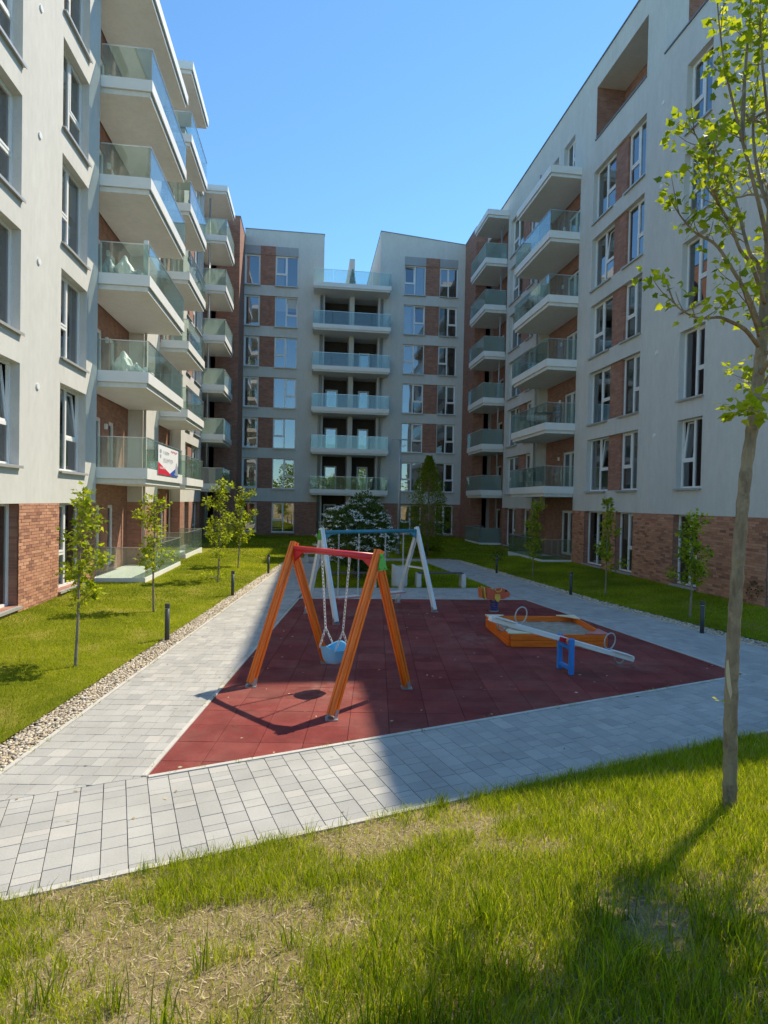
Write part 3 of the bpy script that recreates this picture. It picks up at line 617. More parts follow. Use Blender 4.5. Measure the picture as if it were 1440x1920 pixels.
_cache = {}
def win_meshes(Wd, Ht, style):
    key = (round(Wd, 2), round(Ht, 2), style)
    if key in _cache: return _cache[key]
    f = 0.06; fr = MB(); panes = []; ex = []
    def bar(x0, x1, z0, z1, y0=0.0, y1=0.07): fr.box((x0, y0, z0), (x1, y1, z1))
    bar(0, f, 0, Ht); bar(Wd-f, Wd, 0, Ht); bar(f, Wd-f, 0, f); bar(f, Wd-f, Ht-f, Ht)
    def pane(x0, x1, z0, z1, y=0.035, tilt=0.0):
        mb = MB(); t = math.tan(tilt)*(z1-z0); mb.poly([(x0, y, z0), (x1, y, z0), (x1, y+t, z1), (x0, y+t, z1)]); panes.append(mb.mesh('pane', M['pane']))
    def sash(x0, x1, z0, z1, tilt=0.0):
        s_ = 0.055; t = math.tan(tilt)*(z1-z0)
        def q(z): return 0.012 + t*(z-z0)/(z1-z0)
        if tilt == 0:
            for a in ((x0, x0+s_, z0, z1), (x1-s_, x1, z0, z1), (x0+s_, x1-s_, z0, z0+s_), (x0+s_, x1-s_, z1-s_, z1)): bar(*a, -0.012, 0.06)
            pane(x0+s_, x1-s_, z0+s_, z1-s_, 0.03)
        else:
            for (a, b, c, d) in ((x0, x0+s_, z0, z1), (x1-s_, x1, z0, z1), (x0+s_, x1-s_, z0, z0+s_), (x0+s_, x1-s_, z1-s_, z1)):
                fr.hexa([(a, q(c), c), (b, q(c), c), (b, q(c)+0.06, c), (a, q(c)+0.06, c), (a, q(d), d), (b, q(d), d), (b, q(d)+0.06, d), (a, q(d)+0.06, d)])
            pane(x0+s_, x1-s_, z0+s_, z1-s_, 0.05, tilt)
    m = Wd*0.5; tr = Ht*0.40
    if style == 'door':
        n = 3 if Wd > 2.2 else 2
        for i in range(1, n): bar(Wd*i/n-0.045, Wd*i/n+0.045, f, Ht-f)
        for i in range(n):
            a = f if i == 0 else Wd*i/n+0.045; b = Wd-f if i == n-1 else Wd*(i+1)/n-0.045
            sash(a, b, f, Ht-f)
    elif style == 'single':
        sash(f, Wd-f, f, Ht-f)
    else:
        bar(m-0.04, m+0.04, f, Ht-f)
        L, Rr = (f, m-0.04), (m+0.04, Wd-f); fix, op = (L, Rr) if style[0] == 'r' else (Rr, L)
        pane(*fix, f, Ht-f)
        bar(op[0], op[1], tr-0.04, tr+0.04); pane(op[0], op[1], f, tr-0.04)
        sash(op[0], op[1], tr+0.04, Ht-f, R(6) if style.endswith('t') else 0.0)
    sill = MB(); sill.box((-0.03, -0.27, -0.045), (Wd+0.03, 0.02, -0.012)); sill.box((-0.03, -0.285, -0.075), (Wd+0.03, -0.27, -0.012))
    cu = MB(); k = 26; cw = Wd*0.32
    for i in range(k):
        a, b = i/k, (i+1)/k; y0, y1 = 0.16+0.03*math.sin(a*40), 0.16+0.03*math.sin(b*40)
        cu.poly([(f+cw*a, y0, 0.05), (f+cw*b, y1, 0.05), (f+cw*b, y1, Ht-0.03), (f+cw*a, y0, Ht-0.03)])
    bl = MB(); bl.box((f+0.02, 0.10, Ht*0.55), (Wd-f-0.02, 0.105, Ht-0.03)); bl.box((f+0.02, 0.095, Ht*0.55-0.02), (Wd-f-0.02, 0.11, Ht*0.55))
    _cache[key] = (fr.mesh('window_frame', M['pvc']), panes, sill.mesh('sill', M['sill']), cu.mesh('curtain', M['curtain']), bl.mesh('blind', M['curtain'])); return _cache[key]
def window(bld, F, u0, u1, z0, z1, style='r', w=-0.2, sill=True, curtain=None, name='window'):
    fm, pm, sm, cm, bm_ = win_meshes(u1-u0, z1-z0, style)
    o = inst(name, fm, bld, Vector(F.p(F.start(u0, u1), z0, w))-bld.location, (0, 0, F.rot()))
    for p in pm: inst('pane', p, o)
    if sill: inst('sill', sm, o)
    if curtain if curtain is not None else rnd.random() < 0.45:
        c = inst('curtain', cm, o)
        if rnd.random() < 0.5: c.location.x = (u1-u0)*0.56
    elif name == 'window' and rnd.random() < 0.3: inst('blind', bm_, o).location.z = rnd.uniform(0, 0.5)*(z1-z0)*0.5*0
    return o

_bc = {}
def balcony(bld, F, u0, u1, z, depth, style='rail', nf=3, railing=True, thick=(0.15, 0.33), name='balcony', near=True, gh=0.92):
    """slab bottom at Z; local x along the facade, y from the outer edge (0) to the wall"""
    L = u1-u0; key = (round(L, 2), round(depth, 2), style, nf, railing, thick, gh)
    if key not in _bc:
        a, b = thick
        sl = MB(); sl.box((0.07, 0.07, 0), (L-0.07, depth+0.5, a+b-0.12))
        fa = MB()
        fa.box((0, 0, a), (L, 0.05, a+b)); fa.box((0, 0.05, a), (0.05, depth, a+b)); fa.box((L-0.05, 0.05, a), (L, depth, a+b))
        if not railing: fa.box((0.05, 0.05, a+b-0.03), (L-0.05, depth, a+b-0.004))
        gls = []; hr = MB(); zt = a+b
        if railing:
            def pan(x0, y0, x1, y1):
                m = MB(); m.box((x0, y0, zt-0.02), (x1, y1, zt+gh)); gls.append(m.mesh('glass_panel', M[style]))
            for i in range(nf):
                g0, g1 = L*i/nf+0.012, L*(i+1)/nf-0.012; pan(max(g0, 0.03), 0.02, min(g1, L-0.03), 0.034)
            pan(0.02, 0.045, 0.034, depth-0.03); pan(L-0.034, 0.045, L-0.02, depth-0.03)
            for q in (((0.012, 0.012), (L-0.012, 0.042)), ((0.012, 0.042), (0.042, depth-0.02)), ((L-0.042, 0.042), (L-0.012, depth-0.02))):
                hr.box((*q[0], zt+gh), (*q[1], zt+gh+0.022))
        _bc[key] = (sl.mesh('slab', M['soffit']), fa.mesh('fascia', M['fascia']), gls, hr.mesh('handrail', M['alu']) if railing else None)
    sm, fm, gl, hm = _bc[key]
    o = inst(name, sm, bld, Vector(F.p(F.start(u0, u1), z, depth))-bld.location, (0, 0, F.rot()))
    inst('fascia', fm, o)
    for g_ in gl: inst('glass_panel', g_, o)
    if hm: inst('handrail', hm, o)
    return o

def brick_rects(u0, u1, z0, z1, off=0.0):
    out = []; bl, bh, j = 0.24, 0.065, 0.010; z = 0.0; r = 0
    z = math.floor(z0/(bh+j))*(bh+j); r = int(round(z/(bh+j)))
    while z < z1:
        u = math.floor((u0-off)/(bl+j))*(bl+j)+off - (0.125 if r % 2 else 0)
        while u < u1:
            a, b, c, d = max(u, u0), min(u+bl, u1), max(z, z0), min(z+bh, z1)
            if b-a > 0.015 and d-c > 0.015: out.append((a, b, c, d))
            u += bl+j
        z += bh+j; r += 1
    return out
def bricks(bld, F, zones, pick, wallpart):
    """real bricks: the 300 in zone PICK are pieces of their own, the others one mass"""
    mass = MB(bld.location); k = 0; cache = {}
    for zi, zn in enumerate(zones):
        for (a, b, c, d) in brick_rects(*zn):
            t = min(1, max(0, rnd.gauss(0.52, 0.24))); w = rnd.uniform(0.004, 0.012)
            if zi == pick and k < 300:
                k += 1; key = (round(b-a, 3), round(d-c, 3), int(t*5))
                if key not in cache:
                    m = MB(); m.box((0, -0.012, 0), (b-a, 0.02, d-c), key[2]/5+0.1); cache[key] = m.mesh('brick', M['brick'])
                inst('brick', cache[key], wallpart, Vector(F.p(F.start(a, b), c, w-0.008))-bld.location, (0, 0, F.rot()))
            else: F.box(mass, a, b, c, d, -0.02, w, t)
    prop(mass.build('bricks', M['brick'], wallpart, loc=(0, 0, 0)), kind='stuff')

def interior(bld, F, u0, u1, ztop, parts, d0=0.95, depth=3.6, levels=7):
    mb = MB(bld.location)
    F.box(mb, u0, u1, 0, ztop, -depth-0.1, -depth)
    for k in range(levels):
        z = 0.12 + ST*k
        if z > ztop-0.3: break
        F.box(mb, u0+0.1, u1-0.1, z, z+0.2, -depth, -d0)
    for u in (*parts, u0, u1-0.15): F.box(mb, u, u+0.15, 0.1, ztop-0.2, -depth, -d0)
    F.box(mb, u0-0.02, u0, 0, ztop, -depth, -0.3); F.box(mb, u1, u1+0.02, 0, ztop, -depth, -0.3)
    F.box(mb, u0, u1, ztop-0.25, ztop-0.1, -9.5, -0.9)
    mb.build('interior', M['interior'], bld)

WB, WT = 3.45, 5.70             # sill and head of the first-floor windows
def W_(k): return WB+ST*k, WT+ST*k
SL = 3.20                       # underside of the first-floor slabs
STY = ['r', 'l', 'rt', 'l', 'r', 'lt', 'l', 'r']

# ---- left block
FL = Frame('L', -6.4)
BL = empty('apartment_building', (-6.4, 24, 0), 'sunlit grey rendered apartment block with orange brick ground floor and glass balconies', 'building')
pl = MB(BL.location); bk = MB(BL.location); bx = MB(BL.location)
colA = [(12.05, 13.77, *W_(k)) for k in range(5)]; colB = [(15.85, 17.57, *W_(k)) for k in range(5)]
FL.wall(pl, 8.0, 18.42, 2.6, 18.6, colA+colB)
FL.box(pl, 7.99, 8.0, 0, 18.6, -9, 0)
pair = [(30.9, 34.9, *W_(k)) for k in range(6)]
FL.wall(pl, 23.3, 25.6, 2.6, 21.0); FL.wall(pl, 29.9, 35.3, 2.6, 21.0, pair)
gfh = [(12.05, 13.77, 0.33, 2.6), (15.85, 17.57, 0.33, 2.6)]
FL.wall(bk, 8.0, 18.42, -0.3, 2.6, gfh, 0.3); FL.wall(bk, 23.3, 25.6, -0.3, 2.6); FL.wall(bk, 29.9, 35.3, -0.3, 2.6, [(30.9, 32.0, 0.3, 2.6), (33.0, 34.9, 0.3, 2.6)])
RD = 0.55
for a, b in ((18.42, 23.3), (25.6, 29.9), (35.3, 39.8)):
    doors = [(a+0.25, a+2.15, 0.36+ST*k, 2.50+ST*k) for k in range(7)]
    doors += [(a+2.75, a+3.45, 0.36+ST*k, 2.50+ST*k) for k in range(7)]
    top = 21.0 if a > 20 else 18.6
    FL.wall(bk, a, b, -0.3, top, [d for d in doors if d[3] < top], 0.15, -RD)
    for u in (a, b):
        pl.poly([FL.p(u, 2.6, 0), FL.p(u, 2.6, -RD), FL.p(u, top, -RD), FL.p(u, top, 0)]); bx.poly([FL.p(u, -0.3, 0), FL.p(u, -0.3, -RD), FL.p(u, 2.6, -RD), FL.p(u, 2.6, 0)])
    for i, d in enumerate(doors):
        if d[3] < top: window(BL, FL, *d, style='door' if d[1]-d[0] > 1 else 'single', w=-RD-0.08, sill=False, curtain=False, name='balcony_door')
pier = MB(BL.location)
FP = Frame('L', -4.9); FP.wall(bk, 39.8, 42.7, -0.3, 21.6)
bx.poly([(-6.95, 39.8, -0.3), (-4.9, 39.8, -0.3), (-4.9, 39.8, 21.6), (-6.95, 39.8, 21.6)])
wallL = build_split(pl, 'wall', M['plaster'], BL); brkL = build_split(bk, 'brick_wall', M['brickY'], BL); build_split(bx, 'brick_return', M['brickX'], BL)
bricks(BL, FL, [(8.0, 12.05, 0.0, 2.59), (13.77, 15.85, 0.0, 2.59), (17.57, 18.42, 0.0, 2.59), (12.05, 13.77, 0, 0.26), (15.85, 17.57, 0, 0.26)], 1, min(brkL, key=lambda o: min(v.co.y for v in o.data.vertices)))
for i, h in enumerate(colA): window(BL, FL, *h, style=['rt', 'l', 'r', 'rt', 'l'][i], curtain=i in (0, 2))
for i, h in enumerate(colB): window(BL, FL, *h, style=['rt', 'l', 'l', 'r', 'l'][i], curtain=i in (1, 3))
for h in gfh: window(BL, FL, *h, style='l', curtain=False)
ip = MB(BL.location)
for k in range(6):
    z0, z1 = W_(k); FL.box(ip, 32.0, 33.0, z0, z1, -0.3, -0.10)
    window(BL, FL, 30.9, 32.0, z0, z1, 'single'); window(BL, FL, 33.0, 34.9, z0, z1, STY[k])
build_split(ip, 'brick_infill', M['brickY'], BL)
window(BL, FL, 30.9, 32.0, 0.3, 2.6, 'single'); window(BL, FL, 33.0, 34.9, 0.3, 2.6, 'r')
interior(BL, FL, 8.0, 39.7, 18.5, (9.5, 14.8, 18.2, 21.3, 24.4, 27.5, 32.4, 37.0)); 
for k in range(5): balcony(BL, FL, 18.44, 23.32, SL+ST*k, 1.48)
for k in range(6): balcony(BL, FL, 25.78, 29.6, SL+ST*k, 1.15)
for k in range(6): balcony(BL, FL, 35.25, 38.7, SL+ST*k, 1.3, 'skyhaze', 2)
balcony(BL, FL, 18.44, 23.45, SL+ST*5, 1.48, railing=False, name='canopy'); balcony(BL, FL, 25.6, 29.4, SL+ST*6, 1.2, railing=False, name='canopy'); balcony(BL, FL, 35.3, 38.7, SL+ST*6, 1.3, railing=False, name='canopy')
balcony(BL, FL, 18.44, 23.32, -0.20, 1.46, name='terrace', thick=(0.2, 0.32)); balcony(BL, FL, 25.78, 29.6, -0.16, 1.15, name='terrace', thick=(0.2, 0.32))
def downpipe(bld, x, y, z0, z1):
    mb = MB(bld.location); mb.tube([(x, y, z0), (x, y, z1)], 0.05, 10)
    for k in range(7):
        z = z0+0.6+k*ST
        if z < z1: mb.tube([(x, y, z), (x, y, z+0.05)], 0.06, 10)
    mb.build('downpipe', M['pipe'], bld, smooth=True, loc=(0, 0, 0))
downpipe(BL, -6.30, 23.18, 0, 18); downpipe(BL, -6.86, 29.7, 0, 20.5); downpipe(BL, -6.12, 35.55, 0, 20.5)
cop = MB(BL.location); FL.box(cop, 8, 18.42, 18.6, 18.64, -0.4, 0.04); FL.box(cop, 23.4, 39.7, 21.0, 21.04, -0.4, 0.03); FP.box(cop, 39.8, 42.66, 21.6, 21.64, -1, 0.03); build_split(cop, 'roof_coping', M['metal'], BL)

def wall_lamp(bld, F, u, z, w=0.0):
    mb = MB(bld.location); F.box(mb, u-0.05, u+0.05, z-0.09, z+0.09, w, w+0.09); mb.build('wall_lamp', M['pvc'], bld, loc=(0, 0, 0), bevel=0.01)
def vent(bld, F, u, z, w=0.0):
    mb = MB(bld.location); p = Vector(F.p(u, z, w)); q = Vector(F.p(u, z, w+0.03)); mb.tube([p, q], 0.075, 14); mb.build('vent_cap', M['pvc'], bld, loc=(0, 0, 0))
for k in range(5): vent(BL, FL, 14.6, 5.35+ST*k); wall_lamp(BL, FL, 20.75, 2.25+ST*(k+1), -RD); wall_lamp(BL, FL, 27.9, 2.25+ST*(k+1), -RD)

# ---- right block
FR = Frame('R', 12.1)
BR = empty('apartment_building', (12.1, 24, 0), 'shaded grey rendered apartment block with dark brick plinth and corner loggia', 'building')
pl = MB(BR.location); bk = MB(BR.location); bx = MB(BR.location)
col2 = [(16.68, 17.93, *W_(k)) for k in range(5)]; pairn = [(20.25, 24.25, *W_(k)) for k in range(5)]; pairf = [(30.9, 34.9, *W_(k)) for k in range(6)]
FR.wall(pl, 13.95, 19.2, 2.58, 18.7, col2); FR.wall(pl, 19.2, 25.5, 2.58, 22.0, pairn+[(20.3, 24.15, 18.72, 21.0)], 0.28)
pl.poly([(12.1, 13.95, 2.58), (22, 13.95, 2.58), (22, 13.95, 18.7), (12.1, 13.95, 18.7)]); bx.poly([(12.1, 13.95, -0.3), (22, 13.95, -0.3), (22, 13.95, 2.58), (12.1, 13.95, 2.58)])
# terrace end wall of the upper storey, and its brick recess
pl.poly([(12.1, 19.2, 18.0), (12.95, 19.2, 18.0), (12.95, 19.2, 22.0), (12.1, 19.2, 22.0)]); bx.poly([(12.95, 19.6, 18.0), (22, 19.6, 18.0), (22, 19.6, 21.4), (12.95, 19.6, 21.4)])
pl.poly([(12.95, 19.2, 18.0), (12.95, 19.6, 18.0), (12.95, 19.6, 22.0), (12.95, 19.2, 22.0)]); pl.poly([(12.95, 19.2, 21.4), (22, 19.2, 21.4), (22, 19.2, 22), (12.95, 19.2, 22)]); pl.poly([(12.95, 19.2, 21.4), (22, 19.2, 21.4), (22, 19.6, 21.4), (12.95, 19.6, 21.4)])
# corner loggia
FR.box(pl, 20.3, 24.15, 18.55, 18.70, -2.2, -0.28); FR.box(pl, 20.3, 24.15, 21.01, 21.2, -2.2, -0.28)
bx.poly([FR.p(24.14, 18.7, -0.01), FR.p(24.14, 18.7, -2.2), FR.p(24.14, 21.0, -2.2), FR.p(24.14, 21.0, -0.01)]); pl.poly([FR.p(20.32, 18.7, -0.28), FR.p(20.32, 18.7, -2.2), FR.p(20.32, 21.0, -2.2), FR.p(20.32, 21.0, -0.28)])
FR.wall(bk, 22.2, 24.15, 18.7, 21.01, w=-1.3); FR.wall(pl, 20.3, 22.2, 18.7, 21.01, w=-2.2); bx.poly([FR.p(22.2, 18.7, -1.3), FR.p(22.2, 18.7, -2.2), FR.p(22.2, 21.0, -2.2), FR.p(22.2, 21.0, -1.3)])
FR.wall(pl, 30.0, 35.4, 2.58, 22.0, pairf)
gfr = [(16.75, 17.98, 0.28, 2.58), (20.42, 21.66, 0.28, 2.58), (22.70, 24.30, 0.28, 2.58)]
FR.wall(bk, 13.95, 25.5, -0.3, 2.58, gfr, 0.3); FR.wall(bk, 30.0, 35.4, -0.3, 2.58, [(30.9, 32.0, 0.3, 2.58), (33.0, 34.9, 0.3, 2.58)])
for a, b in ((25.5, 30.0), (35.4, 39.8)):
    doors = [(a+0.15, a+2.45, 0.36+ST*k, 2.55+ST*k) for k in range(7)] if a < 30 else [(a+0.5, a+1.5, 0.36+ST*k, 2.5+ST*k) for k in range(7)] + [(a+2.0, a+3.0, 0.36+ST*k, 2.5+ST*k) for k in range(7)]
    zt = 18.15 if a < 30 else 21.1; doors = [d for d in doors if d[3] < zt]
    FR.wall(bk, a, b, -0.3, zt, doors, 0.15, -RD); FR.wall(pl, a, b, zt, 22.0, [(26.2, 27.4, 18.75, 20.3), (28.0, 29.2, 18.75, 20.3)] if a < 30 else []); pl.poly([FR.p(a, zt, 0), FR.p(b, zt, 0), FR.p(b, zt, -RD), FR.p(a, zt, -RD)])
    if a < 30: window(BR, FR, 26.2, 27.4, 18.75, 20.3, 'r'); window(BR, FR, 28.0, 29.2, 18.75, 20.3, 'l')
    for u in (a, b):
        pl.poly([FR.p(u, 2.58, 0), FR.p(u, 2.58, -RD), FR.p(u, zt, -RD), FR.p(u, zt, 0)]); bx.poly([FR.p(u, -0.3, 0), FR.p(u, -0.3, -RD), FR.p(u, 2.58, -RD), FR.p(u, 2.58, 0)])
    for d in doors: window(BR, FR, *d, style='door' if d[1]-d[0] > 1.2 else 'single', w=-RD-0.08, sill=False, curtain=rnd.random() < 0.5, name='balcony_door')
FQ = Frame('R', 11.3); FQ.wall(bk, 39.8, 42.7, -0.3, 22.2); bx.poly([(12.65, 39.8, -0.3), (11.3, 39.8, -0.3), (11.3, 39.8, 22.2), (12.65, 39.8, 22.2)])
wallR = build_split(pl, 'wall', M['plaster'], BR); brkR = build_split(bk, 'brick_wall', M['brickY'], BR); build_split(bx, 'brick_return', M['brickX'], BR)
bricks(BR, FR, [(13.95, 16.75, 0.0, 2.57), (17.98, 20.42, 0.0, 2.57), (21.66, 22.70, 0.0, 2.57), (24.30, 25.5, 0, 2.57), (16.75, 17.98, 0, 0.21), (20.42, 21.66, 0, 0.21), (22.7, 24.3, 0, 0.21)], 1, min(brkR, key=lambda o: min(v.co.y for v in o.data.vertices)))
for i, h in enumerate(col2): window(BR, FR, *h, style=['lt', 'r', 'r', 'l', 'l'][i], curtain=i < 3)
ip = MB(BR.location)
for k in range(5):
    z0, z1 = W_(k); FR.box(ip, 21.65, 22.55, z0, z1, -0.3, -0.10)
    window(BR, FR, 20.25, 21.65, z0, z1, ['l', 'r', 'l', 'r', 'l'][k], curtain=k < 3); window(BR, FR, 22.55, 24.25, z0, z1, ['rt', 'r', 'l', 'rt', 'r'][k], curtain=k < 3)
for k in range(6):
    z0, z1 = W_(k); FR.box(ip, 32.0, 33.0, z0, z1, -0.3, -0.10)
    window(BR, FR, 30.9, 32.0, z0, z1, 'single'); window(BR, FR, 33.0, 34.9, z0, z1, STY[k+1])
build_split(ip, 'brick_infill', M['brickY'], BR)
for h in gfr: window(BR, FR, *h, style='r', curtain=False)
window(BR, FR, 30.9, 32.0, 0.3, 2.58, 'single'); window(BR, FR, 33.0, 34.9, 0.3, 2.58, 'r')
interior(BR, FR, 13.95, 39.7, 18.5, (15.2, 19.1, 22.1, 25.3, 27.9, 32.4, 37.0)); mbr = MB(BR.location); mbr.box((12.2, 19.25, 21.8), (22, 42.6, 21.95)); mbr.box((12.2, 14, 17.9), (22, 19.6, 18.05)); mbr.box((21.9, 14, 0), (22, 42.6, 21.9)); build_split(mbr, 'roof', M['metal'], BR)
for k in range(5): balcony(BR, FR, 25.46, 30.02, SL+ST*k, 1.45)
for k in range(6): balcony(BR, FR, 35.5, 38.95, SL+ST*k, 1.4, 'skyhaze', 2)
balcony(BR, FR, 25.4, 29.8, SL+ST*5, 1.5, railing=False, name='canopy'); balcony(BR, FR, 35.3, 38.2, SL+ST*6, 1.4, railing=False, name='canopy')
balcony(BR, FR, 25.46, 30.02, -0.22, 1.45, name='terrace', thick=(0.2, 0.30)); balcony(BR, FR, 35.5, 38.95, -0.18, 1.4, 'skyhaze', 2, name='terrace', thick=(0.2, 0.32))
downpipe(BR, 12.0, 30.1, 0, 20.5); downpipe(BR, 11.9, 36.05, 0, 20.5)
cop = MB(BR.location); FR.box(cop, 13.95, 19.2, 18.7, 18.75, -0.4, 0.05); FR.box(cop, 19.18, 39.78, 22.0, 22.05, -0.4, 0.05); FQ.box(cop, 39.8, 42.66, 22.2, 22.25, -1, 0.03); FR.box(cop, 20.3, 24.15, 18.705, 18.76, -0.27, 0.05); build_split(cop, 'roof_coping', M['metal'], BR)

for k in range(5): vent(BR, FR, 19.2, 5.35+ST*k); wall_lamp(BR, FR, 28.3, 2.25+ST*(k+1), -RD)

# ---- cross block at the end
FC = Frame('C', 42.7)
BC = empty('apartment_building', (3, 42.7, 0), 'cross wing closing the courtyard with stacked double loggias between two towers', 'building')
pl = MB(BC.location); bk = MB(BC.location); by = MB(BC.location); gp = MB(BC.location); ip = MB(BC.location)
ZB, ZT = 3.62, 5.80
hl = [(-4.88, -1.1, ZB+ST*k, ZT+ST*k) for k in range(6)]; hr_ = [(6.69, 10.75, ZB+ST*k, ZT+ST*k) for k in range(6)]
FC.wall(pl, -4.9, 0.75, 2.68, 22.15, hl, 0.22)
FC.wall(pl, 4.89, 11.3, 2.70, 22.15, hr_, 0.22); pl.poly([FC.p(4.89, 22.15), FC.p(11.3, 22.15), FC.p(11.3, 22.18), FC.p(4.89, 22.72)])
FC.wall(bk, -4.9, 0.75, -0.3, 2.68, [(-4.88, -3.79, 0.45, 2.6), (-2.73, -1.1, 0.45, 2.6)], 0.22); FC.wall(bk, 4.89, 11.3, -0.3, 2.70, [(6.69, 8.3, 0.45, 2.6), (9.36, 10.75, 0.45, 2.6)], 0.22)
for x, zt in ((0.75, 22.15), (4.89, 22.72)):      # sides of the towers, back over the roof terrace
    pl.poly([(x, 42.7, -0.3), (x, 44.6, -0.3), (x, 44.6, zt), (x, 42.7, zt)]); pl.poly([(x, 44.6, 17.6), (x, 54, 17.6), (x, 54, zt), (x, 44.6, zt)])
pl.poly([(-4.9, 42.9, 22.1), (0.75, 42.9, 22.1), (0.75, 54, 22.1), (-4.9, 54, 22.1)]); pl.poly([(4.89, 42.9, 22.1), (11.3, 42.9, 22.1), (11.3, 54, 22.1), (4.89, 54, 22.1)])
for k in range(6):
    z0, z1 = ZB+ST*k, ZT+ST*k
    ztop = z1 if k < 5 else z1+0.6
    FC.box(ip, -3.79, -2.73, z0, z1, -0.24, -0.05); FC.box(ip, 8.3, 9.36, z0, z1, -0.24, -0.05)
    window(BC, FC, -4.88, -3.79, z0, z1, 'single', -0.14); window(BC, FC, -2.73, -1.1, z0, z1, ['r', 'l', 'r', 'l', 'rt', 'l'][k], -0.14)
    window(BC, FC, 6.69, 8.3, z0, z1, ['l', 'r', 'r', 'l', 'rt', 'lt'][k], -0.14); window(BC, FC, 9.36, 10.75, z0, z1, ['r', 'r', 'r', 'l', 'r', 'l'][k], -0.14)
zc = ZT+ST*5
for a, b in ((-4.9, -3.79), (-2.73, -1.1), (6.69, 8.3), (9.36, 10.75)): FC.box(gp, a, b, zc+0.002, zc+0.62, -0.05, 0.006)
for a, b in ((-3.79, -2.73), (8.3, 9.36)): FC.box(ip, a, b, zc+0.002, zc+0.62, -0.05, 0.010)
window(BC, FC, -4.88, -3.79, 0.45, 2.6, 'single', -0.14); window(BC, FC, -2.73, -1.1, 0.45, 2.6, 'l', -0.14); window(BC, FC, 6.69, 8.3, 0.45, 2.6, 'l', -0.14); window(BC, FC, 9.36, 10.75, 0.45, 2.6, 'l', -0.14)
# loggias
dz = [(1.05, 2.0, 0.4+ST*k, 2.55+ST*k) for k in range(4)] + [(3.55, 4.4, 0.4+ST*k, 2.55+ST*k) for k in range(5)]
lg = MB(BC.location); FC.wall(lg, 0.75, 4.89, -0.3, 18.0, dz, 0.12, -1.9); lg.build('loggia_wall', M['loggiaback'], BC, loc=(0, 0, 0))
for d in dz: window(BC, FC, *d, style='single', w=-1.98, sill=False, curtain=False, name='balcony_door')
FC.box(pl, 2.67, 3.02, -0.3, 17.95, -1.88, 0.0); FC.box(pl, 0.752, 0.86, -0.3, 17.95, -0.3, -0.01); FC.box(pl, 4.78, 4.888, -0.3, 17.95, -0.3, -0.01)
for k in range(6): FC.box(pl, 0.753, 4.887, SL+0.05+ST*k, SL+0.42+ST*k, -1.89, -0.012)
for k in range(6): balcony(BC, FC, 0.0, 5.55, SL+ST*k, 1.4, 'rail', 4, thick=(0.12, 0.3), gh=0.9)
pl.box((0.76, 44.62, 17.8), (4.88, 54, 18.0)); pl.box((2.75, 45.0, 18.0), (3.15, 52.0, 21.5))
build_split(pl, 'wall', M['plaster'], BC); build_split(bk, 'brick_wall', M['brickX'], BC); build_split(gp, 'grey_panel', M['plaster_grey'], BC); build_split(ip, 'brick_infill', M['brickX'], BC)
lr = MB(BC.location); lr.box((0.76, 47.4, 0), (4.88, 47.5, 17.7)); lr.box((0.76, 44.75, 0), (0.86, 47.4, 17.7)); lr.box((4.78, 44.75, 0), (4.88, 47.4, 17.7)); lr.box((2.78, 44.75, 0), (2.9, 47.4, 17.7))
for k in range(6): lr.box((0.87, 44.75, 0.12+ST*k), (2.77, 47.39, 0.3+ST*k)); lr.box((2.91, 44.75, 0.12+ST*k), (4.77, 47.39, 0.3+ST*k))
lr.build('interior', M['interior'], BC, loc=(0, 0, 0))
interior(BC, FC, -4.9, 0.6, 22.0, (-3.3, -0.9), 0.6, 3.5); interior(BC, FC, 5.0, 11.2, 22.0, (6.2, 8.8), 0.6, 3.5)
for x in (0.55, 0.68, 4.98, 5.10): downpipe(BC, x, 42.6, 0, 17.7)
cop = MB(BC.location); FC.box(cop, -4.9, 0.78, 22.15, 22.19, -0.4, 0.03)
cop.hexa([(4.86, 42.66, 22.72), (11.28, 42.66, 22.19), (11.28, 43.1, 22.19), (4.86, 43.1, 22.72), (4.86, 42.66, 22.76), (11.28, 42.66, 22.23), (11.28, 43.1, 22.23), (4.86, 43.1, 22.76)])
cop.box((4.86, 43.1, 22.72), (5.2, 54, 22.76)); build_split(cop, 'roof_coping', M['metal'], BC)
#PART4
# ------------------------------------------------------------------ play equipment
def grooved_leg(mb, p0, p1, side, w=0.115):
    """square timber with a groove down each visible face"""
    p0, p1 = Vector(p0), Vector(p1); d = (p1-p0).normalized(); sd = Vector(side); sd = (sd-d*sd.dot(d)).normalized(); up = d.cross(sd)
    h = w/2; g = 0.011; c = 0.012
    prof = []
    for a, b in ((1, 0), (0, 1), (-1, 0), (0, -1)):       # each face: chamfer, flat, groove, flat
        n = Vector((a, b)); t = Vector((-b, a))
        prof += [n*h+t*(-h+c), n*h+t*(-g), n*(h-0.012)+t*(-g*0.6), n*(h-0.012)+t*(g*0.6), n*h+t*g, n*h+t*(h-c)]
    k = len(prof); base = len(mb.v)
    for p in (p0, p1):
        for q in prof: mb.v.append(tuple(p+sd*q.x+up*q.y-mb.o))
    for i in range(k):
        j = (i+1) % k; mb.f.append((base+i, base+j, base+k+j, base+k+i)); mb.t.append(0.5); mb.m.append(0)
    mb.f.append(tuple(base+i for i in range(k))[::-1]); mb.f.append(tuple(base+k+i for i in range(k))); mb.t += [0.5, 0.5]; mb.m += [0, 0]

def wood_leg(thing, p0, p1, side, mat, w):
    """leg with its own axes so the grain runs along it"""
    p0, p1 = Vector(p0), Vector(p1); d = p1-p0; q = d.to_track_quat('Z', 'Y'); mb = MB()
    grooved_leg(mb, (0, 0, 0), (0, 0, d.length), q.inverted() @ Vector(side), w)
    o = mb.build('leg', mat, thing, loc=p0-thing.location); o.rotation_euler = q.to_euler(); return o

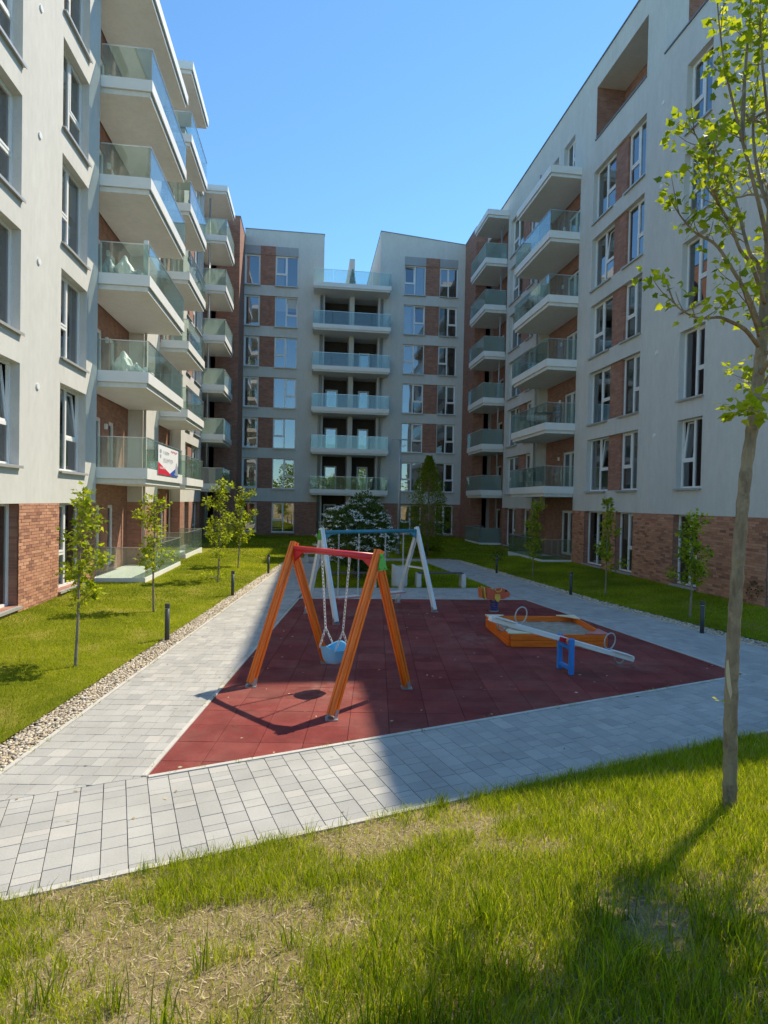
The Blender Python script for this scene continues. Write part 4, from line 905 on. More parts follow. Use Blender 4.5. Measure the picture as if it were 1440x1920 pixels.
def chain(mb, a, b, r=0.011, n=None):
    a, b = Vector(a), Vector(b); L = (b-a).length; n = n or max(3, int(L/0.05)); d = (b-a)/n; o1 = d.normalized().orthogonal(); o2 = d.normalized().cross(o1)
    for i in range(n):
        p = a+d*i; o = o1 if i % 2 else o2
        pts = [p+d*0.5+d*0.72*math.cos(t)+o*r*1.5*math.sin(t) for t in [k*math.pi/3 for k in range(7)]]
        mb.tube(pts, r*0.55, 5, cap=False)

def swing_frame(name, feet, tops, legmat, beammat, platemat, label, w=0.115, braces=False):
    A, B = Vector(tops[0]), Vector(tops[1]); c = (A+B)/2
    t = empty(name, (c.x, c.y, 0), label, 'swing')
    bd = (B-A).normalized(); out = []
    for k, top in enumerate((A, B)):
        f1, f2 = Vector(feet[2*k]), Vector(feet[2*k+1])
        d1 = (top-f1).normalized(); 
        wood_leg(t, f1+Vector((0, 0, 0.05)), top+d1*0.10, bd, legmat, w)
        d2 = (top-f2).normalized(); off = bd*0.0
        wood_leg(t, f2+Vector((0, 0, 0.05)), top-d2*(w*0.95)+off, bd, legmat, w*0.97)
        for f, d in ((f1, d1), (f2, d2)):
            m = MB(t.location); q = f+d*0.02
            m.beam(q-bd*(w/2+0.006), q-bd*(w/2+0.006)+d*0.11, 0.006, w*0.55, bd); m.beam(q+bd*(w/2+0.006), q+bd*(w/2+0.006)+d*0.11, 0.006, w*0.55, bd)
            m.box((f.x-0.08, f.y-0.08, 0.0), (f.x+0.08, f.y+0.08, 0.014)); m.build('foot_bracket', M['steel'], t, loc=(0, 0, 0))
        # triangular head plates
        s = -1 if k == 0 else 1
        m = MB(t.location); e = (f2-f1).normalized(); h = Vector((0, 0, 1))
        for sg in (1,):
            o0 = top + bd*s*(w/2+0.012)
            tri = [o0+h*0.05-e*0.02, o0+h*0.05+e*0.035, o0-h*0.18+e*0.145, o0-h*0.18-e*0.06]
            m.hexa([p-bd*0.006 for p in tri]+[p+bd*0.006 for p in tri])
            for q in ((0.01, 0.0), (-0.15, -0.03), (-0.15, 0.09)): m.tube([o0+h*q[0]+e*q[1], o0+h*q[0]+e*q[1]+bd*s*0.02], 0.014, 8)
        m.build('head_plate', platemat, t, loc=(0, 0, 0))
        m = MB(t.location); g0 = top - bd*s*(w/2)
        for sd in (e*0.028, -e*0.028):
            m.poly([g0+sd+h*(-0.02), g0+sd-h*0.20, g0+sd-bd*s*0.20-h*0.06, g0+sd-bd*s*0.42-h*0.045, g0+sd-bd*s*0.42+h*-0.01])
        m.poly([g0-e*0.028-h*0.20, g0+e*0.028-h*0.20, g0+e*0.028-bd*s*0.20-h*0.06, g0-e*0.028-bd*s*0.20-h*0.06])
        m.build('gusset', beammat, t, loc=(0, 0, 0))
        if braces and k == 1:
            m = MB(t.location); m.beam(f1.lerp(top, 0.52), f2.lerp(top, 0.52), 0.03, 0.045, bd); m.build('brace', legmat, t, loc=(0, 0, 0))
    m = MB(t.location); m.tube([A+bd*w/2, B-bd*w/2], 0.047, 14); m.build('top_beam', beammat, t, smooth=True, loc=(0, 0, 0))
    return t, A, B, bd

# orange swing with a baby seat
t, A, B, bd = swing_frame('baby_swing', [(-0.82, 8.79, 0), (0.32, 9.99, 0), (0.33, 7.40, 0), (1.50, 8.56, 0)], [(-0.25, 9.39, 2.03), (0.95, 7.98, 2.03)], M['orange'], M['redmetal'], M['greenplate'],
                          'orange timber swing with red top beam and pale blue baby seat')
L = (B-A).length; fwd = Vector((-bd.y, bd.x, 0)); cs = A.lerp(B, 0.54); seat_c = Vector((cs.x, cs.y, 0.36))
for f in (0.38, 0.70):
    hk = A.lerp(B, f); m = MB(t.location); m.tube([hk-Vector((0, 0, 0.04)), hk-Vector((0, 0, 0.12))], 0.022, 8); m.build('hanger', M['steel'], t, loc=(0, 0, 0))
    s = -1 if f < 0.5 else 1; mid = seat_c + bd*s*0.19 + Vector((0, 0, 0.52))
    m = MB(t.location); chain(m, hk-Vector((0, 0, 0.12)), mid, 0.0085)
    chain(m, mid, seat_c+bd*s*0.17+fwd*0.13+Vector((0, 0, 0.27)), 0.008); chain(m, mid, seat_c+bd*s*0.17-fwd*0.13+Vector((0, 0, 0.25)), 0.008)
    m.build('chain', M['chain'], t, loc=(0, 0, 0), smooth=True)
m = MB(t.location); N = 20; rings = []
for j, (zz, a, b) in enumerate(((0.0, 0.06, 0.05), (0.015, 0.13, 0.11), (0.06, 0.165, 0.145), (0.14, 0.185, 0.165), (0.26, 0.205, 0.185), (0.27, 0.215, 0.195), (0.26, 0.19, 0.17), (0.14, 0.165, 0.145), (0.05, 0.14, 0.12))):
    ring = []
    for i in range(N):
        th = 2*math.pi*i/N; cx_, sy_ = math.cos(th), math.sin(th); sx = math.copysign(abs(cx_)**0.6, cx_); ss = math.copysign(abs(sy_)**0.6, sy_)
        dip = 0.075*(abs(sx)**2)*(1 if zz > 0.2 else 0) - (0.03 if sy_ > 0 else 0)*(1 if zz > 0.2 else 0)*abs(ss)
        ring.append(seat_c+bd*a*0.88*sx+fwd*b*0.88*ss+Vector((0, 0, 0.02+0.92*(zz-dip+0.035*(1 if zz > 0.2 else 0)))))
    rings.append(ring)
for j in range(len(rings)-1):
    for i in range(N): m.poly([rings[j][i], rings[j][(i+1) % N], rings[j+1][(i+1) % N], rings[j+1][i]])
m.poly(rings[0]); m.poly(rings[-1])
m.build('baby_seat', M['blueplastic'], t, loc=(0, 0, 0), smooth=False)

# white swing behind it
t, A, B, bd = swing_frame('double_swing', [(0.65, 13.15, 0), (-0.02, 14.42, 0), (3.24, 14.55, 0), (2.48, 15.90, 0)], [(0.31, 13.78, 2.05), (2.87, 15.22, 2.05)], M['whitewood'], M['bluebeam'], M['greenplate'],
                          'white timber swing frame with teal top beam and two flat seats', 0.105, True)
for f0, f1 in ((0.14, 0.38), (0.62, 0.86)):
    a, b = A.lerp(B, f0+0.02), A.lerp(B, f1-0.02); m = MB(t.location); za = 0.46
    for p in (a, b):
        m = MB(t.location); chain(m, p-Vector((0, 0, 0.08)), Vector((p.x, p.y, za)), 0.009); m.build('chain', M['chain'], t, loc=(0, 0, 0), smooth=True)
    for p in (a, b):
        m = MB(t.location); m.tube([p-Vector((0, 0, 0.03)), p-Vector((0, 0, 0.10))], 0.02, 8); m.build('hanger', M['steel'], t, loc=(0, 0, 0))
    m = MB(t.location); fw = Vector((-bd.y, bd.x, 0)); c0, c1 = Vector((a.x, a.y, za-0.02)), Vector((b.x, b.y, za-0.02))
    m.beam(c0-bd*0.03, c1+bd*0.03, 0.20, 0.035, fw); m.build('seat', M['pink'], t, loc=(0, 0, 0), bevel=0.01)
    m = MB(t.location); m.beam(c0-bd*0.02+Vector((0, 0, 0.026)), c1+bd*0.02+Vector((0, 0, 0.026)), 0.18, 0.012, fw); m.build('seat_pad', M['chain'], t, loc=(0, 0, 0))

# sandbox
sbx = [Vector((3.95, 10.92, 0)), Vector((5.90, 10.76, 0)), Vector((6.08, 12.62, 0)), Vector((4.04, 12.72, 0))]; sc_ = sum(sbx, Vector())/4
t = empty('sandbox', sc_, 'low square orange timber sandbox filled with grey sand', 'sandbox')
for i in range(4):
    a, b = sbx[i], sbx[(i+1) % 4]; d = (b-a).normalized()
    for zz in (0.065, 0.192):
        m = MB(); m.beam((0, 0, -((b-a).length/2-0.022)), (0, 0, (b-a).length/2-0.022), 0.045, 0.122, (1, 0, 0))
        q = d.to_track_quat('Z', 'X'); o = m.build('side_board', M['orange'], t, loc=(a+b)/2+Vector((0, 0, zz))-t.location, bevel=0.006)
        o.rotation_euler = Matrix((d.cross(Vector((0, 0, 1))), Vector((0, 0, 1)), d)).transposed().to_euler()
for i, mt, w in ((0, 'cream', 0.42), (2, 'cream', 0.42), (1, 'pink', 0.46), (3, 'cream', 0.4)):
    p = sbx[i]; a = (sbx[(i+1) % 4]-p).normalized()*w; b = (sbx[(i-1) % 4]-p).normalized()*w; o_ = -(a+b)*0.07
    m = MB(t.location); tri = [p+o_, p+a, p+(a+b)*0.42, p+b]; m.hexa([q+Vector((0, 0, 0.256)) for q in tri]+[q+Vector((0, 0, 0.286)) for q in tri]); m.build('corner_seat', M[mt], t, loc=(0, 0, 0), bevel=0.008)
u, v = np.meshgrid(np.linspace(0.012, 0.988, 40), np.linspace(0.012, 0.988, 40)); P4 = [np.array(p[:]) for p in sbx]
Pt = (P4[0][None, None]*(1-u)[..., None]*(1-v)[..., None]+P4[1]*(u*(1-v))[..., None]+P4[2]*(u*v)[..., None]+P4[3]*((1-u)*v)[..., None]); Z = 0.13+0.07*(fbm(Pt[..., 0], Pt[..., 1], 2.2, 61)-0.4)+0.03*(fbm(Pt[..., 0], Pt[..., 1], 8, 64)-0.5)
V = np.stack([Pt[..., 0]-sc_.x, Pt[..., 1]-sc_.y, Z], -1).reshape(-1, 3); i_ = np.arange(1600).reshape(40, 40); Fq = np.stack([i_[:-1, :-1], i_[:-1, 1:], i_[1:, 1:], i_[1:, :-1]], -1).reshape(-1, 4)
prop(inst('sand', mesh_np('sand', V, Fq, np.zeros(1600), M['sand'], True), t), kind='stuff')

# seesaw
pv = Vector((4.33, 9.25, 0.53)); ca = R(5); dv = Vector((math.cos(ca), math.sin(ca), 0)); Lp = pv-dv*1.38+Vector((0, 0, 0.40)); Rp = pv+dv*1.28-Vector((0, 0, 0.37)); bdir = (Rp-Lp).normalized(); sd = Vector((-dv.y, dv.x, 0)); un = bdir.cross(sd)*-1
if un.z < 0: un = -un
t = empty('seesaw', (pv.x, pv.y, 0), 'white seesaw tilted down to the right on a blue post frame', 'seesaw')
q = Matrix((sd, un, bdir)).transposed().to_euler()
m = MB(); Ls = (Rp-Lp).length; m.beam((0, 0, 0), (0, 0, Ls), 0.125, 0.085, (1, 0, 0)); o = m.build('beam', M['whitewood'], t, loc=Lp-t.location, bevel=0.012); o.rotation_euler = q
for s in (-1, 1):
    m = MB(t.location); p = pv+sd*s*0.19; m.beam(Vector((p.x, p.y, 0.0)), Vector((p.x, p.y, 0.60)), 0.075, 0.075, sd); m.build('post', M['bluedeep'], t, loc=(0, 0, 0), bevel=0.012)
    m = MB(t.location); pc = pv+sd*s*0.085; m.tube([pc, pc+sd*s*0.07], 0.06, 6); m.build('bearing', M['pink'], t, loc=(0, 0, 0), bevel=0.006)
for zz in (0.10, 0.44):
    m = MB(t.location); m.beam(pv+sd*-0.152+Vector((0, 0, zz-pv.z)), pv+sd*0.152+Vector((0, 0, zz-pv.z)), 0.07, 0.06, dv); m.build('crossbar', M['bluedeep'], t, loc=(0, 0, 0), bevel=0.01)
m = MB(t.location); m.beam(pv-bdir*0.16+un*0.0-sd*0.066, pv+bdir*0.02-sd*0.066, 0.008, 0.075, sd); m.build('red_plate', M['redmetal'], t, loc=(0, 0, 0))
for p, s in ((Lp+bdir*0.52, 1), (Rp-bdir*0.52, -1)):
    m = MB(t.location); m.tube([p+un*0.05+bdir*0.0+(sd*math.cos(a)*0.0)+bdir*0.10*math.cos(a)*1.0+un*(0.14+0.14*math.sin(a))+sd*0.0 for a in [R(-80+20*k) for k in range(19)]], 0.013, 8, cap=False); m.build('handle', M['steel'], t, loc=(0, 0, 0), smooth=True)
for p, s in ((Lp+bdir*0.25, -1), (Rp-bdir*0.25, 1)):
    m = MB(t.location); m.beam(p+un*0.052-bdir*0.2, p+un*0.052+bdir*0.2, 0.20, 0.018, sd); m.build('seat', M['whitewood'], t, loc=(0, 0, 0), bevel=0.006)
    m = MB(t.location); m.tube([p-un*0.045+bdir*0.09*math.cos(a)-un*0.09*math.sin(a) for a in [R(20*k) for k in range(10)]], 0.016, 8, cap=False); m.build('bumper_ring', M['steel'], t, loc=(0, 0, 0), smooth=True)

# spring rider
sp = Vector((4.83, 14.6, 0)); t = empty('spring_rider', sp, 'coral and yellow toy spring rider on a dark blue coil', 'spring rider')
m = MB(sp); m.tube([sp+Vector((0.095*math.cos(a), 0.095*math.sin(a), 0.03+0.036*a/ (2*math.pi)*1.55)) for a in [R(18*k) for k in range(101)]], 0.017, 8); m.build('spring', M['springblue'], t, smooth=True, loc=(0, 0, 0))
m = MB(sp); m.tube([sp, sp+Vector((0, 0, 0.03))], 0.13, 16); m.tube([sp+Vector((0, 0, 0.30)), sp+Vector((0, 0, 0.33))], 0.12, 16); m.build('base_plate', M['steel'], t, loc=(0, 0, 0))
prof = [(-0.24, 0.33), (0.22, 0.34), (0.30, 0.38), (0.37, 0.40), (0.385, 0.47), (0.36, 0.53), (0.30, 0.575), (0.22, 0.60), (0.10, 0.575), (0.02, 0.545), (-0.06, 0.57), (-0.12, 0.61), (-0.22, 0.615), (-0.25, 0.5)]
for s in (-0.13, 0.13):
    m = MB(sp); pts = [sp+Vector((a, s, b)) for a, b in prof]; n = len(pts); m.poly([p-Vector((0, 0.012, 0)) for p in pts]); m.poly([p+Vector((0, 0.012, 0)) for p in pts][::-1])
    for i in range(n): m.poly([pts[i]-Vector((0, 0.012, 0)), pts[(i+1) % n]-Vector((0, 0.012, 0)), pts[(i+1) % n]+Vector((0, 0.012, 0)), pts[i]+Vector((0, 0.012, 0))])
    m.build('side_panel', M['redboard'], t, loc=(0, 0, 0))
    m = MB(sp); e = sp+Vector((0.27, s*1.12, 0.555)); m.tube([e, e+Vector((0, math.copysign(0.012, s), 0))], 0.028, 12); m.build('eye', M['black'], t, loc=(0, 0, 0))
    m = MB(sp); f = [sp+Vector((a, s*1.17, b)) for a, b in ((-0.02, 0.47), (0.10, 0.47), (0.12, 0.38), (0.08, 0.28), (0.02, 0.28), (-0.04, 0.38))]; m.poly(f); m.poly([p+Vector((0, math.copysign(0.018, s), 0)) for p in f])
    for i in range(6): m.poly([f[i], f[(i+1) % 6], f[(i+1) % 6]+Vector((0, math.copysign(0.018, s), 0)), f[i]+Vector((0, math.copysign(0.018, s), 0))])
    m.build('foot_panel', M['yellow'], t, loc=(0, 0, 0))
m = MB(sp); m.box((sp.x-0.20, sp.y-0.118, 0.47), (sp.x+0.06, sp.y+0.118, 0.50)); m.build('seat', M['yellow'], t, loc=(0, 0, 0))
m = MB(sp); m.beam(sp+Vector((-0.27, 0, 0.33)), sp+Vector((-0.31, 0, 0.64)), 0.30, 0.025, (0, 1, 0)); m.build('backrest', M['yellow'], t, loc=(0, 0, 0), bevel=0.005)
m = MB(sp); m.beam(sp+Vector((-0.37, 0, 0.36)), sp+Vector((-0.40, 0, 0.62)), 0.24, 0.02, (0, 1, 0)); m.build('tail_panel', M['orange'], t, loc=(0, 0, 0))
for s in (-1, 1):
    m = MB(sp); m.tube([sp+Vector((0.06+0.085*math.cos(a), s*0.155, 0.60+0.075*math.sin(a))) for a in [R(175+20*k) for k in range(11)]], 0.012, 8); m.build('handle', M['yellow'], t, loc=(0, 0, 0), smooth=True)

# ------------------------------------------------------------------ street furniture
BOL = [((313, 1200), 'short black bollard light nearest the camera on the sunlit lawn edge'), ((436, 1117), 'black bollard light on the sunlit lawn edge, second from the camera'), ((503, 1075), 'black bollard light farthest along the sunlit lawn edge'),
       ((1316, 1187), 'dark bollard light on the shaded lawn edge beside the big tree trunk'), ((1070, 1115), 'dark bollard light on the shaded lawn edge, second from the big trunk'), ((931, 1075), 'dark bollard light farthest along the shaded lawn edge')]
m = MB(); m.tube([(0, 0, -0.02), (0, 0, 0.62)], 0.045, 16); bm1 = m.mesh('post', M['bollard'], True)
m = MB(); m.tube([(0, 0, 0.63), (0, 0, 0.70)], [0.048, 0.048], 16); m.tube([(0, 0, 0.70), (0, 0, 0.72)], [0.05, 0.044], 16); bm2 = m.mesh('light_head', M['bollard'], False)
m = MB(); m.tube([(0, 0, 0.615), (0, 0, 0.635)], 0.04, 16); bm3 = m.mesh('diffuser', M['chain'], False)
for (px_, py_), lb in BOL:
    p = onground(px_, py_); t = empty('bollard_light', (p.x, p.y, 0.0), lb, 'bollard', 'bollard lights along the lawn edges'); inst('post', bm1, t); inst('light_head', bm2, t); inst('diffuser', bm3, t)

def bench(a, b, label, d=0.42):
    a, b = Vector((*a, 0)), Vector((*b, 0)); c = (a+b)/2; dr = (b-a).normalized(); n = Vector((-dr.y, dr.x, 0)); t = empty('bench', c, label, 'bench', 'benches around the grass island')
    for p in (a, b):
        m = MB(c); m.beam(p+Vector((0, 0, 0)), p+Vector((0, 0, 0.46)), 0.16, d, dr, taper=0.9); m.build('end_block', M['concrete'], t, loc=(0, 0, 0), bevel=0.012)
    for i in range(4):
        m = MB(c); q = n*(-d/2+0.07+i*0.093); m.beam(a+q+Vector((0, 0, 0.475))-dr*0.0, b+q+Vector((0, 0, 0.475)), 0.08, 0.035, n); m.build('seat_slat', M['benchwood'], t, loc=(0, 0, 0), bevel=0.005)
    return t
bench((3.62, 18.85), (5.12, 18.82), 'low bench with concrete ends and dark slats by the conical tree'); bench((0.66, 18.75), (2.12, 18.78), 'low bench with dark slats in front of the white flowering bush')
# pale bench at the back path
c = Vector((0.6, 26.3, 0)); t = empty('bench', c, 'long pale concrete bench on the far path behind the white swing', 'bench', 'benches around the grass island')
m = MB(c); m.box((-0.25, 26.05, 0.40), (1.5, 26.5, 0.48)); m.build('seat_slab', M['concrete'], t, loc=(0, 0, 0), bevel=0.01)
m = MB(c); m.box((-0.2, 26.15, 0.20), (1.45, 26.4, 0.27)); m.build('rail', M['concrete'], t, loc=(0, 0, 0))
for x_ in (-0.1, 1.3):
    m = MB(c); m.box((x_-0.08, 26.1, 0.0), (x_+0.08, 26.45, 0.4)); m.build('leg', M['concrete'], t, loc=(0, 0, 0))
# bin
c = Vector((3.0, 18.9, 0)); t = empty('litter_bin', c, 'white concrete litter bin with dipped rim between the two benches', 'litter bin')
m = MB(c); N = 24; outer = [(c+Vector((0.27*math.cos(2*math.pi*i/N), 0.2*math.sin(2*math.pi*i/N), 0)), 2*math.pi*i/N) for i in range(N)]
top = lambda th: 0.68+0.07*abs(math.cos(th))**2
for i in range(N):
    (p, a), (q, b) = outer[i], outer[(i+1) % N]
    m.poly([p, q, q+Vector((0, 0, top(b))), p+Vector((0, 0, top(a)))])
    ip_, iq = c+(p-c)*0.88, c+(q-c)*0.88; m.poly([p+Vector((0, 0, top(a))), q+Vector((0, 0, top(b))), iq+Vector((0, 0, top(b))), ip_+Vector((0, 0, top(a)))]); m.poly([ip_+Vector((0, 0, top(a))), iq+Vector((0, 0, top(b))), iq+Vector((0, 0, 0.4)), ip_+Vector((0, 0, 0.4))])
m.build('shell', M['concrete'], t, loc=(0, 0, 0))
m = MB(c); m.tube([c+Vector((0, 0, 0.42)), c+Vector((0, 0, 0.60))], 0.17, 16); m.build('liner', M['black'], t, loc=(0, 0, 0))
# lamp post
c = Vector((4.72, 30.4, 0.05)); t = empty('lamp_post', c, 'tall slim grey lamp post standing before the cross wing', 'lamp post')
m = MB(c); m.tube([c, c+Vector((0, 0, 6.05))], [0.085, 0.055], 14); m.build('pole', M['lamp'], t, smooth=True, loc=(0, 0, 0))
m = MB(c); m.tube([c, c+Vector((0, 0, 0.12))], 0.14, 14); m.build('base', M['lamp'], t, loc=(0, 0, 0))
m = MB(c); m.beam(c+Vector((-0.42, 0, 6.08)), c+Vector((0.42, 0, 6.08)), 0.16, 0.06, (0, 1, 0)); m.build('lamp_head', M['lamp'], t, loc=(0, 0, 0), bevel=0.015)
m = MB(c); m.beam(c+Vector((0.14, 0, 5.72)), c+Vector((0.30, 0, 5.80)), 0.1, 0.1, (0, 1, 0)); m.beam(c+Vector((0.0, 0, 5.76)), c+Vector((0.15, 0, 5.76)), 0.03, 0.03, (0, 1, 0)); m.build('camera_box', M['pvc'], t, loc=(0, 0, 0))

# ------------------------------------------------------------------ things on the balconies
# banner on the first-floor rail of the near stack; text too small to read becomes grey strokes
bx0, by0, by1, bz0, bz1 = -4.895, 19.60, 22.45, 3.56, 4.52
t = empty('banner', (bx0, (by0+by1)/2, bz0), 'white sale banner with red and blue corners tied to the lowest balcony glass', 'banner')
def bp(u, v, o=0.0): return (bx0+o, by0+(by1-by0)*u, bz0+(bz1-bz0)*v)
m = MB(t.location); m.box((bx0-0.006, by0, bz0), (bx0, by1, bz1)); m.build('sheet', M['bwhite'], t, loc=(0, 0, 0))
def flat(name, pts, mat, o=0.003):
    m = MB(t.location); m.poly([bp(u, v, o) for u, v in pts]); m.build(name, mat, t, loc=(0, 0, 0))
flat('red_corner', [(0, 0), (0.62, 0), (0.56, 0.08), (0, 0.42)], M['bred']); flat('blue_corner', [(0.62, 0), (1, 0), (1, 0.42), (0.56, 0.08)], M['bblue'], 0.0035)
flat('figure', [(0.84, 0.05), (0.99, 0.05), (0.97, 0.40), (0.90, 0.55), (0.85, 0.35)], M['bgrey'], 0.005)
m = MB(t.location)
def strokes(u0, u1, v0, v1, n, seed, o=0.005):
    r = random.Random(seed); w = (u1-u0)/n
    for i in range(n):
        if r.random() < 0.12: continue
        a = u0+w*i; k = r.random(); b0 = v0+(v1-v0)*(0.0 if k < 0.6 else 0.25)
        m.poly([bp(a, b0, o), bp(a+w*0.28, b0, o), bp(a+w*0.28, v1, o), bp(a, v1, o)]); vv = r.choice([v0, (v0+v1)/2, v1-0.03]); m.poly([bp(a+w*0.28, vv, o), bp(a+w*0.72, vv, o), bp(a+w*0.72, vv+0.03, o), bp(a+w*0.28, vv+0.03, o)])
strokes(0.22, 0.52, 0.72, 0.84, 9, 2); strokes(0.24, 0.78, 0.44, 0.60, 10, 4)
m.build('lettering', M['bgrey'], t, loc=(0, 0, 0)); m = MB(t.location); strokes(0.60, 0.95, 0.85, 0.93, 8, 6); m.build('red_lettering', M['bred'], t, loc=(0, 0, 0))
m = MB(t.location); strokes(0.07, 0.34, 0.20, 0.28, 6, 8); strokes(0.80, 0.94, 0.07, 0.13, 6, 9); m.build('white_lettering', M['bwhite'], t, loc=(0, 0, 0))
m = MB(t.location)
cpt = [bp(0.10+0.045*math.cos(a), 0.80+0.075*math.sin(a), 0.005) for a in [R(30*k) for k in range(12)]]; m.poly(cpt); m.poly([bp(0.065, 0.68, 0.005), bp(0.135, 0.68, 0.005), bp(0.115, 0.56, 0.005), bp(0.085, 0.56, 0.005)]); m.build('balloon_emblem', M['bgrey'], t, loc=(0, 0, 0))

def sack(loc, s, mat, label, seed, grp='rubbish sacks on the near balconies'):
    r = np.random.default_rng(seed); bm = bmesh.new(); bmesh.ops.create_icosphere(bm, subdivisions=3, radius=1.0)
    for v in bm.verts:
        c = v.co; k = 1+0.16*math.sin(c.x*5+seed)*math.cos(c.y*4+seed*2)+0.08*math.sin(c.z*9+c.x*7+seed)
        taper = 1-0.62*max(0, c.z)**1.5; c.x *= s[0]*k*taper; c.y *= s[1]*k*taper; c.z = max(-0.75, c.z)*s[2]*(1 if c.z < 0.8 else 1.12)
    me = bpy.data.meshes.new('sack'); bm.to_mesh(me); bm.free(); me.materials.append(mat)
    o = inst('sack', me, None, (loc[0], loc[1], loc[2]+0.75*s[2])); return prop(o, label, 'sack', grp)
z2, z3 = SL+ST+0.38, SL+2*ST+0.38
sack((-5.75, 18.75, z2), (0.27, 0.2, 0.42), M['sack'], 'tall white sack with a peaked top on the balcony two above the banner\'s floor slab', 3)['label'] = 'tall peaked white sack on the balcony directly above the banner'
sack((-5.38, 18.78, z2), (0.2, 0.2, 0.24), M['sack'], 'small crumpled white sack in the middle of the balcony above the banner', 5)
sack((-5.15, 19.0, z2), (0.24, 0.3, 0.2), M['sack'], 'slumped white sack at the glass corner of the balcony above the banner', 8)
sack((-6.2, 18.75, z3), (0.2, 0.18, 0.38), M['bsack'], 'blue grey sack against the wall on the third-floor balcony', 11)
sack((-5.75, 18.78, z3), (0.26, 0.2, 0.42), M['sack'], 'large white sack in the middle of the third-floor balcony', 13)
sack((-5.38, 18.85, z3), (0.24, 0.24, 0.22), M['bsack'], 'low grey sack beside the white one on the third-floor balcony', 17)
m = MB((-5.1, 20.2, z2)); m.beam((-5.12, 19.2, z2+0.03), (-5.10, 22.4, z2+0.06), 0.14, 0.04); prop(m.build('plank', M['timber']), 'long pale plank lying along the balcony floor above the banner', 'plank')
m = MB((-5.1, 20.6, z3)); m.beam((-5.12, 19.3, z3+0.03), (-5.10, 21.9, z3+0.05), 0.12, 0.04); prop(m.build('plank', M['timber']), 'pale plank lying along the third-floor balcony floor', 'plank')
m = MB((-5.05, 18.9, z3)); m.box((-5.16, 18.62, z3), (-5.02, 18.66, z3+1.22)); prop(m.build('board', M['pvc']), 'white board standing upright in the corner of the third-floor balcony', 'board')
# right: chairs, table and box on the second-floor balcony
zr = SL+ST+0.38
def chair(x, y, rz, label):
    t = empty('chair', (x, y, zr), label, 'chair', 'brown chairs on the balcony'); t.rotation_euler = (0, 0, rz)
    for a, b, h in ((-.19, -.19, .44), (.19, -.19, .44), (-.19, .19, .88), (.19, .19, .88)):
        m = MB(); m.box((a-.02, b-.02, 0), (a+.02, b+.02, h)); m.build('leg', M['chairwood'], t, loc=(0, 0, 0))
    m = MB(); m.box((-.21, -.21, .441), (.21, .165, .47)); m.build('seat', M['chairwood'], t, loc=(0, 0, 0))
    for z_ in (.58, .70, .82):
        m = MB(); m.box((-.165, .18, z_), (.165, .20, z_+.07)); m.build('backrest_slat', M['chairwood'], t, loc=(0, 0, 0))
chair(11.35, 25.95, R(180), 'brown slatted chair nearest the side glass of the second-floor balcony'); chair(11.15, 27.35, R(10), 'brown slatted chair behind the balcony table')
t = empty('table', (11.25, 26.65, zr), 'small brown table on the shaded second-floor balcony', 'table')
m = MB(); m.box((-.35, -.32, .70), (.35, .32, .73)); m.build('tabletop', M['chairwood'], t, loc=(0, 0, 0))
for a in (-.3, .3):
    for b in (-.27, .27):
        m = MB(); m.box((a-.02, b-.02, 0), (a+.02, b+.02, .70)); m.build('leg', M['chairwood'], t, loc=(0, 0, 0))
m = MB((11.0, 28.9, zr)); m.box((10.85, 28.6, zr), (11.15, 29.3, zr+0.62)); o = prop(m.build('storage_box', M['fascia'], bevel=0.02), 'pale grey storage box behind the second-floor balcony glass', 'box')
m = MB((11.0, 28.9, zr)); m.box((10.83, 28.58, zr+0.62), (11.17, 29.32, zr+0.67)); o2 = m.build('lid', M['fascia'], o, loc=(0, 0, 0)); 
#PART5
# ------------------------------------------------------------------ trees and shrubs
MAPLE_B = [(0, 0), (0.10, 0.04), (0.34, -0.02), (0.36, 0.17), (0.52, 0.38), (0.34, 0.50), (0.20, 0.66), (0, 1.0), (-0.20, 0.66), (-0.34, 0.50), (-0.52, 0.38), (-0.36, 0.17), (-0.34, -0.02), (-0.10, 0.04)]
MAPLE_V = np.array([(0, 0.30, 0.05)] + [(a, b, -0.22*(a*a+(b-0.3)**2)+0.22*abs(a)) for a, b in MAPLE_B]); MAPLE_F = np.array([(0, i+1, (i+1) % 14+1) for i in range(14)])
OVAL_V = np.array([(0, 0, 0), (0.27, 0.40, 0.07), (0.2, 0.75, 0.04), (0, 1.0, -0.05), (-0.2, 0.75, 0.04), (-0.27, 0.40, 0.07), (0, 0.5, 0)])
OVAL_F = np.array([(0, 1, 6), (1, 2, 6), (2, 3, 6), (3, 4, 6), (4, 5, 6), (5, 0, 6)])
LOBE_V = np.array([(0, 0, 0), (0.48, 0.25, -0.03), (0.22, 0.48, 0.04), (0, 1.0, -0.06), (-0.22, 0.48, 0.04), (-0.48, 0.25, -0.03)]); LOBE_F = np.array([(0, 1, 2), (0, 2, 3), (0, 3, 4), (0, 4, 5)])
def leaf_mats(P, D, N):
    """rotation per leaf: y along D, z near N"""
    y = D/np.linalg.norm(D, axis=1, keepdims=True); x = np.cross(y, N); x /= np.linalg.norm(x, axis=1, keepdims=True)+1e-9; z = np.cross(x, y); return np.stack([x, y, z], 2)
def leaf_mesh(name, P, D, N, size, tone, V0, F0, mat):
    Rm = leaf_mats(P, D, N); V = np.einsum('nij,kj->nki', Rm, V0)*size[:, None, None]+P[:, None, :]; k = len(V0)
    F = F0[None]+k*np.arange(len(P))[:, None, None]; return mesh_np(name, V.reshape(-1, 3), F.reshape(-1, 3), np.repeat(tone, k), mat)
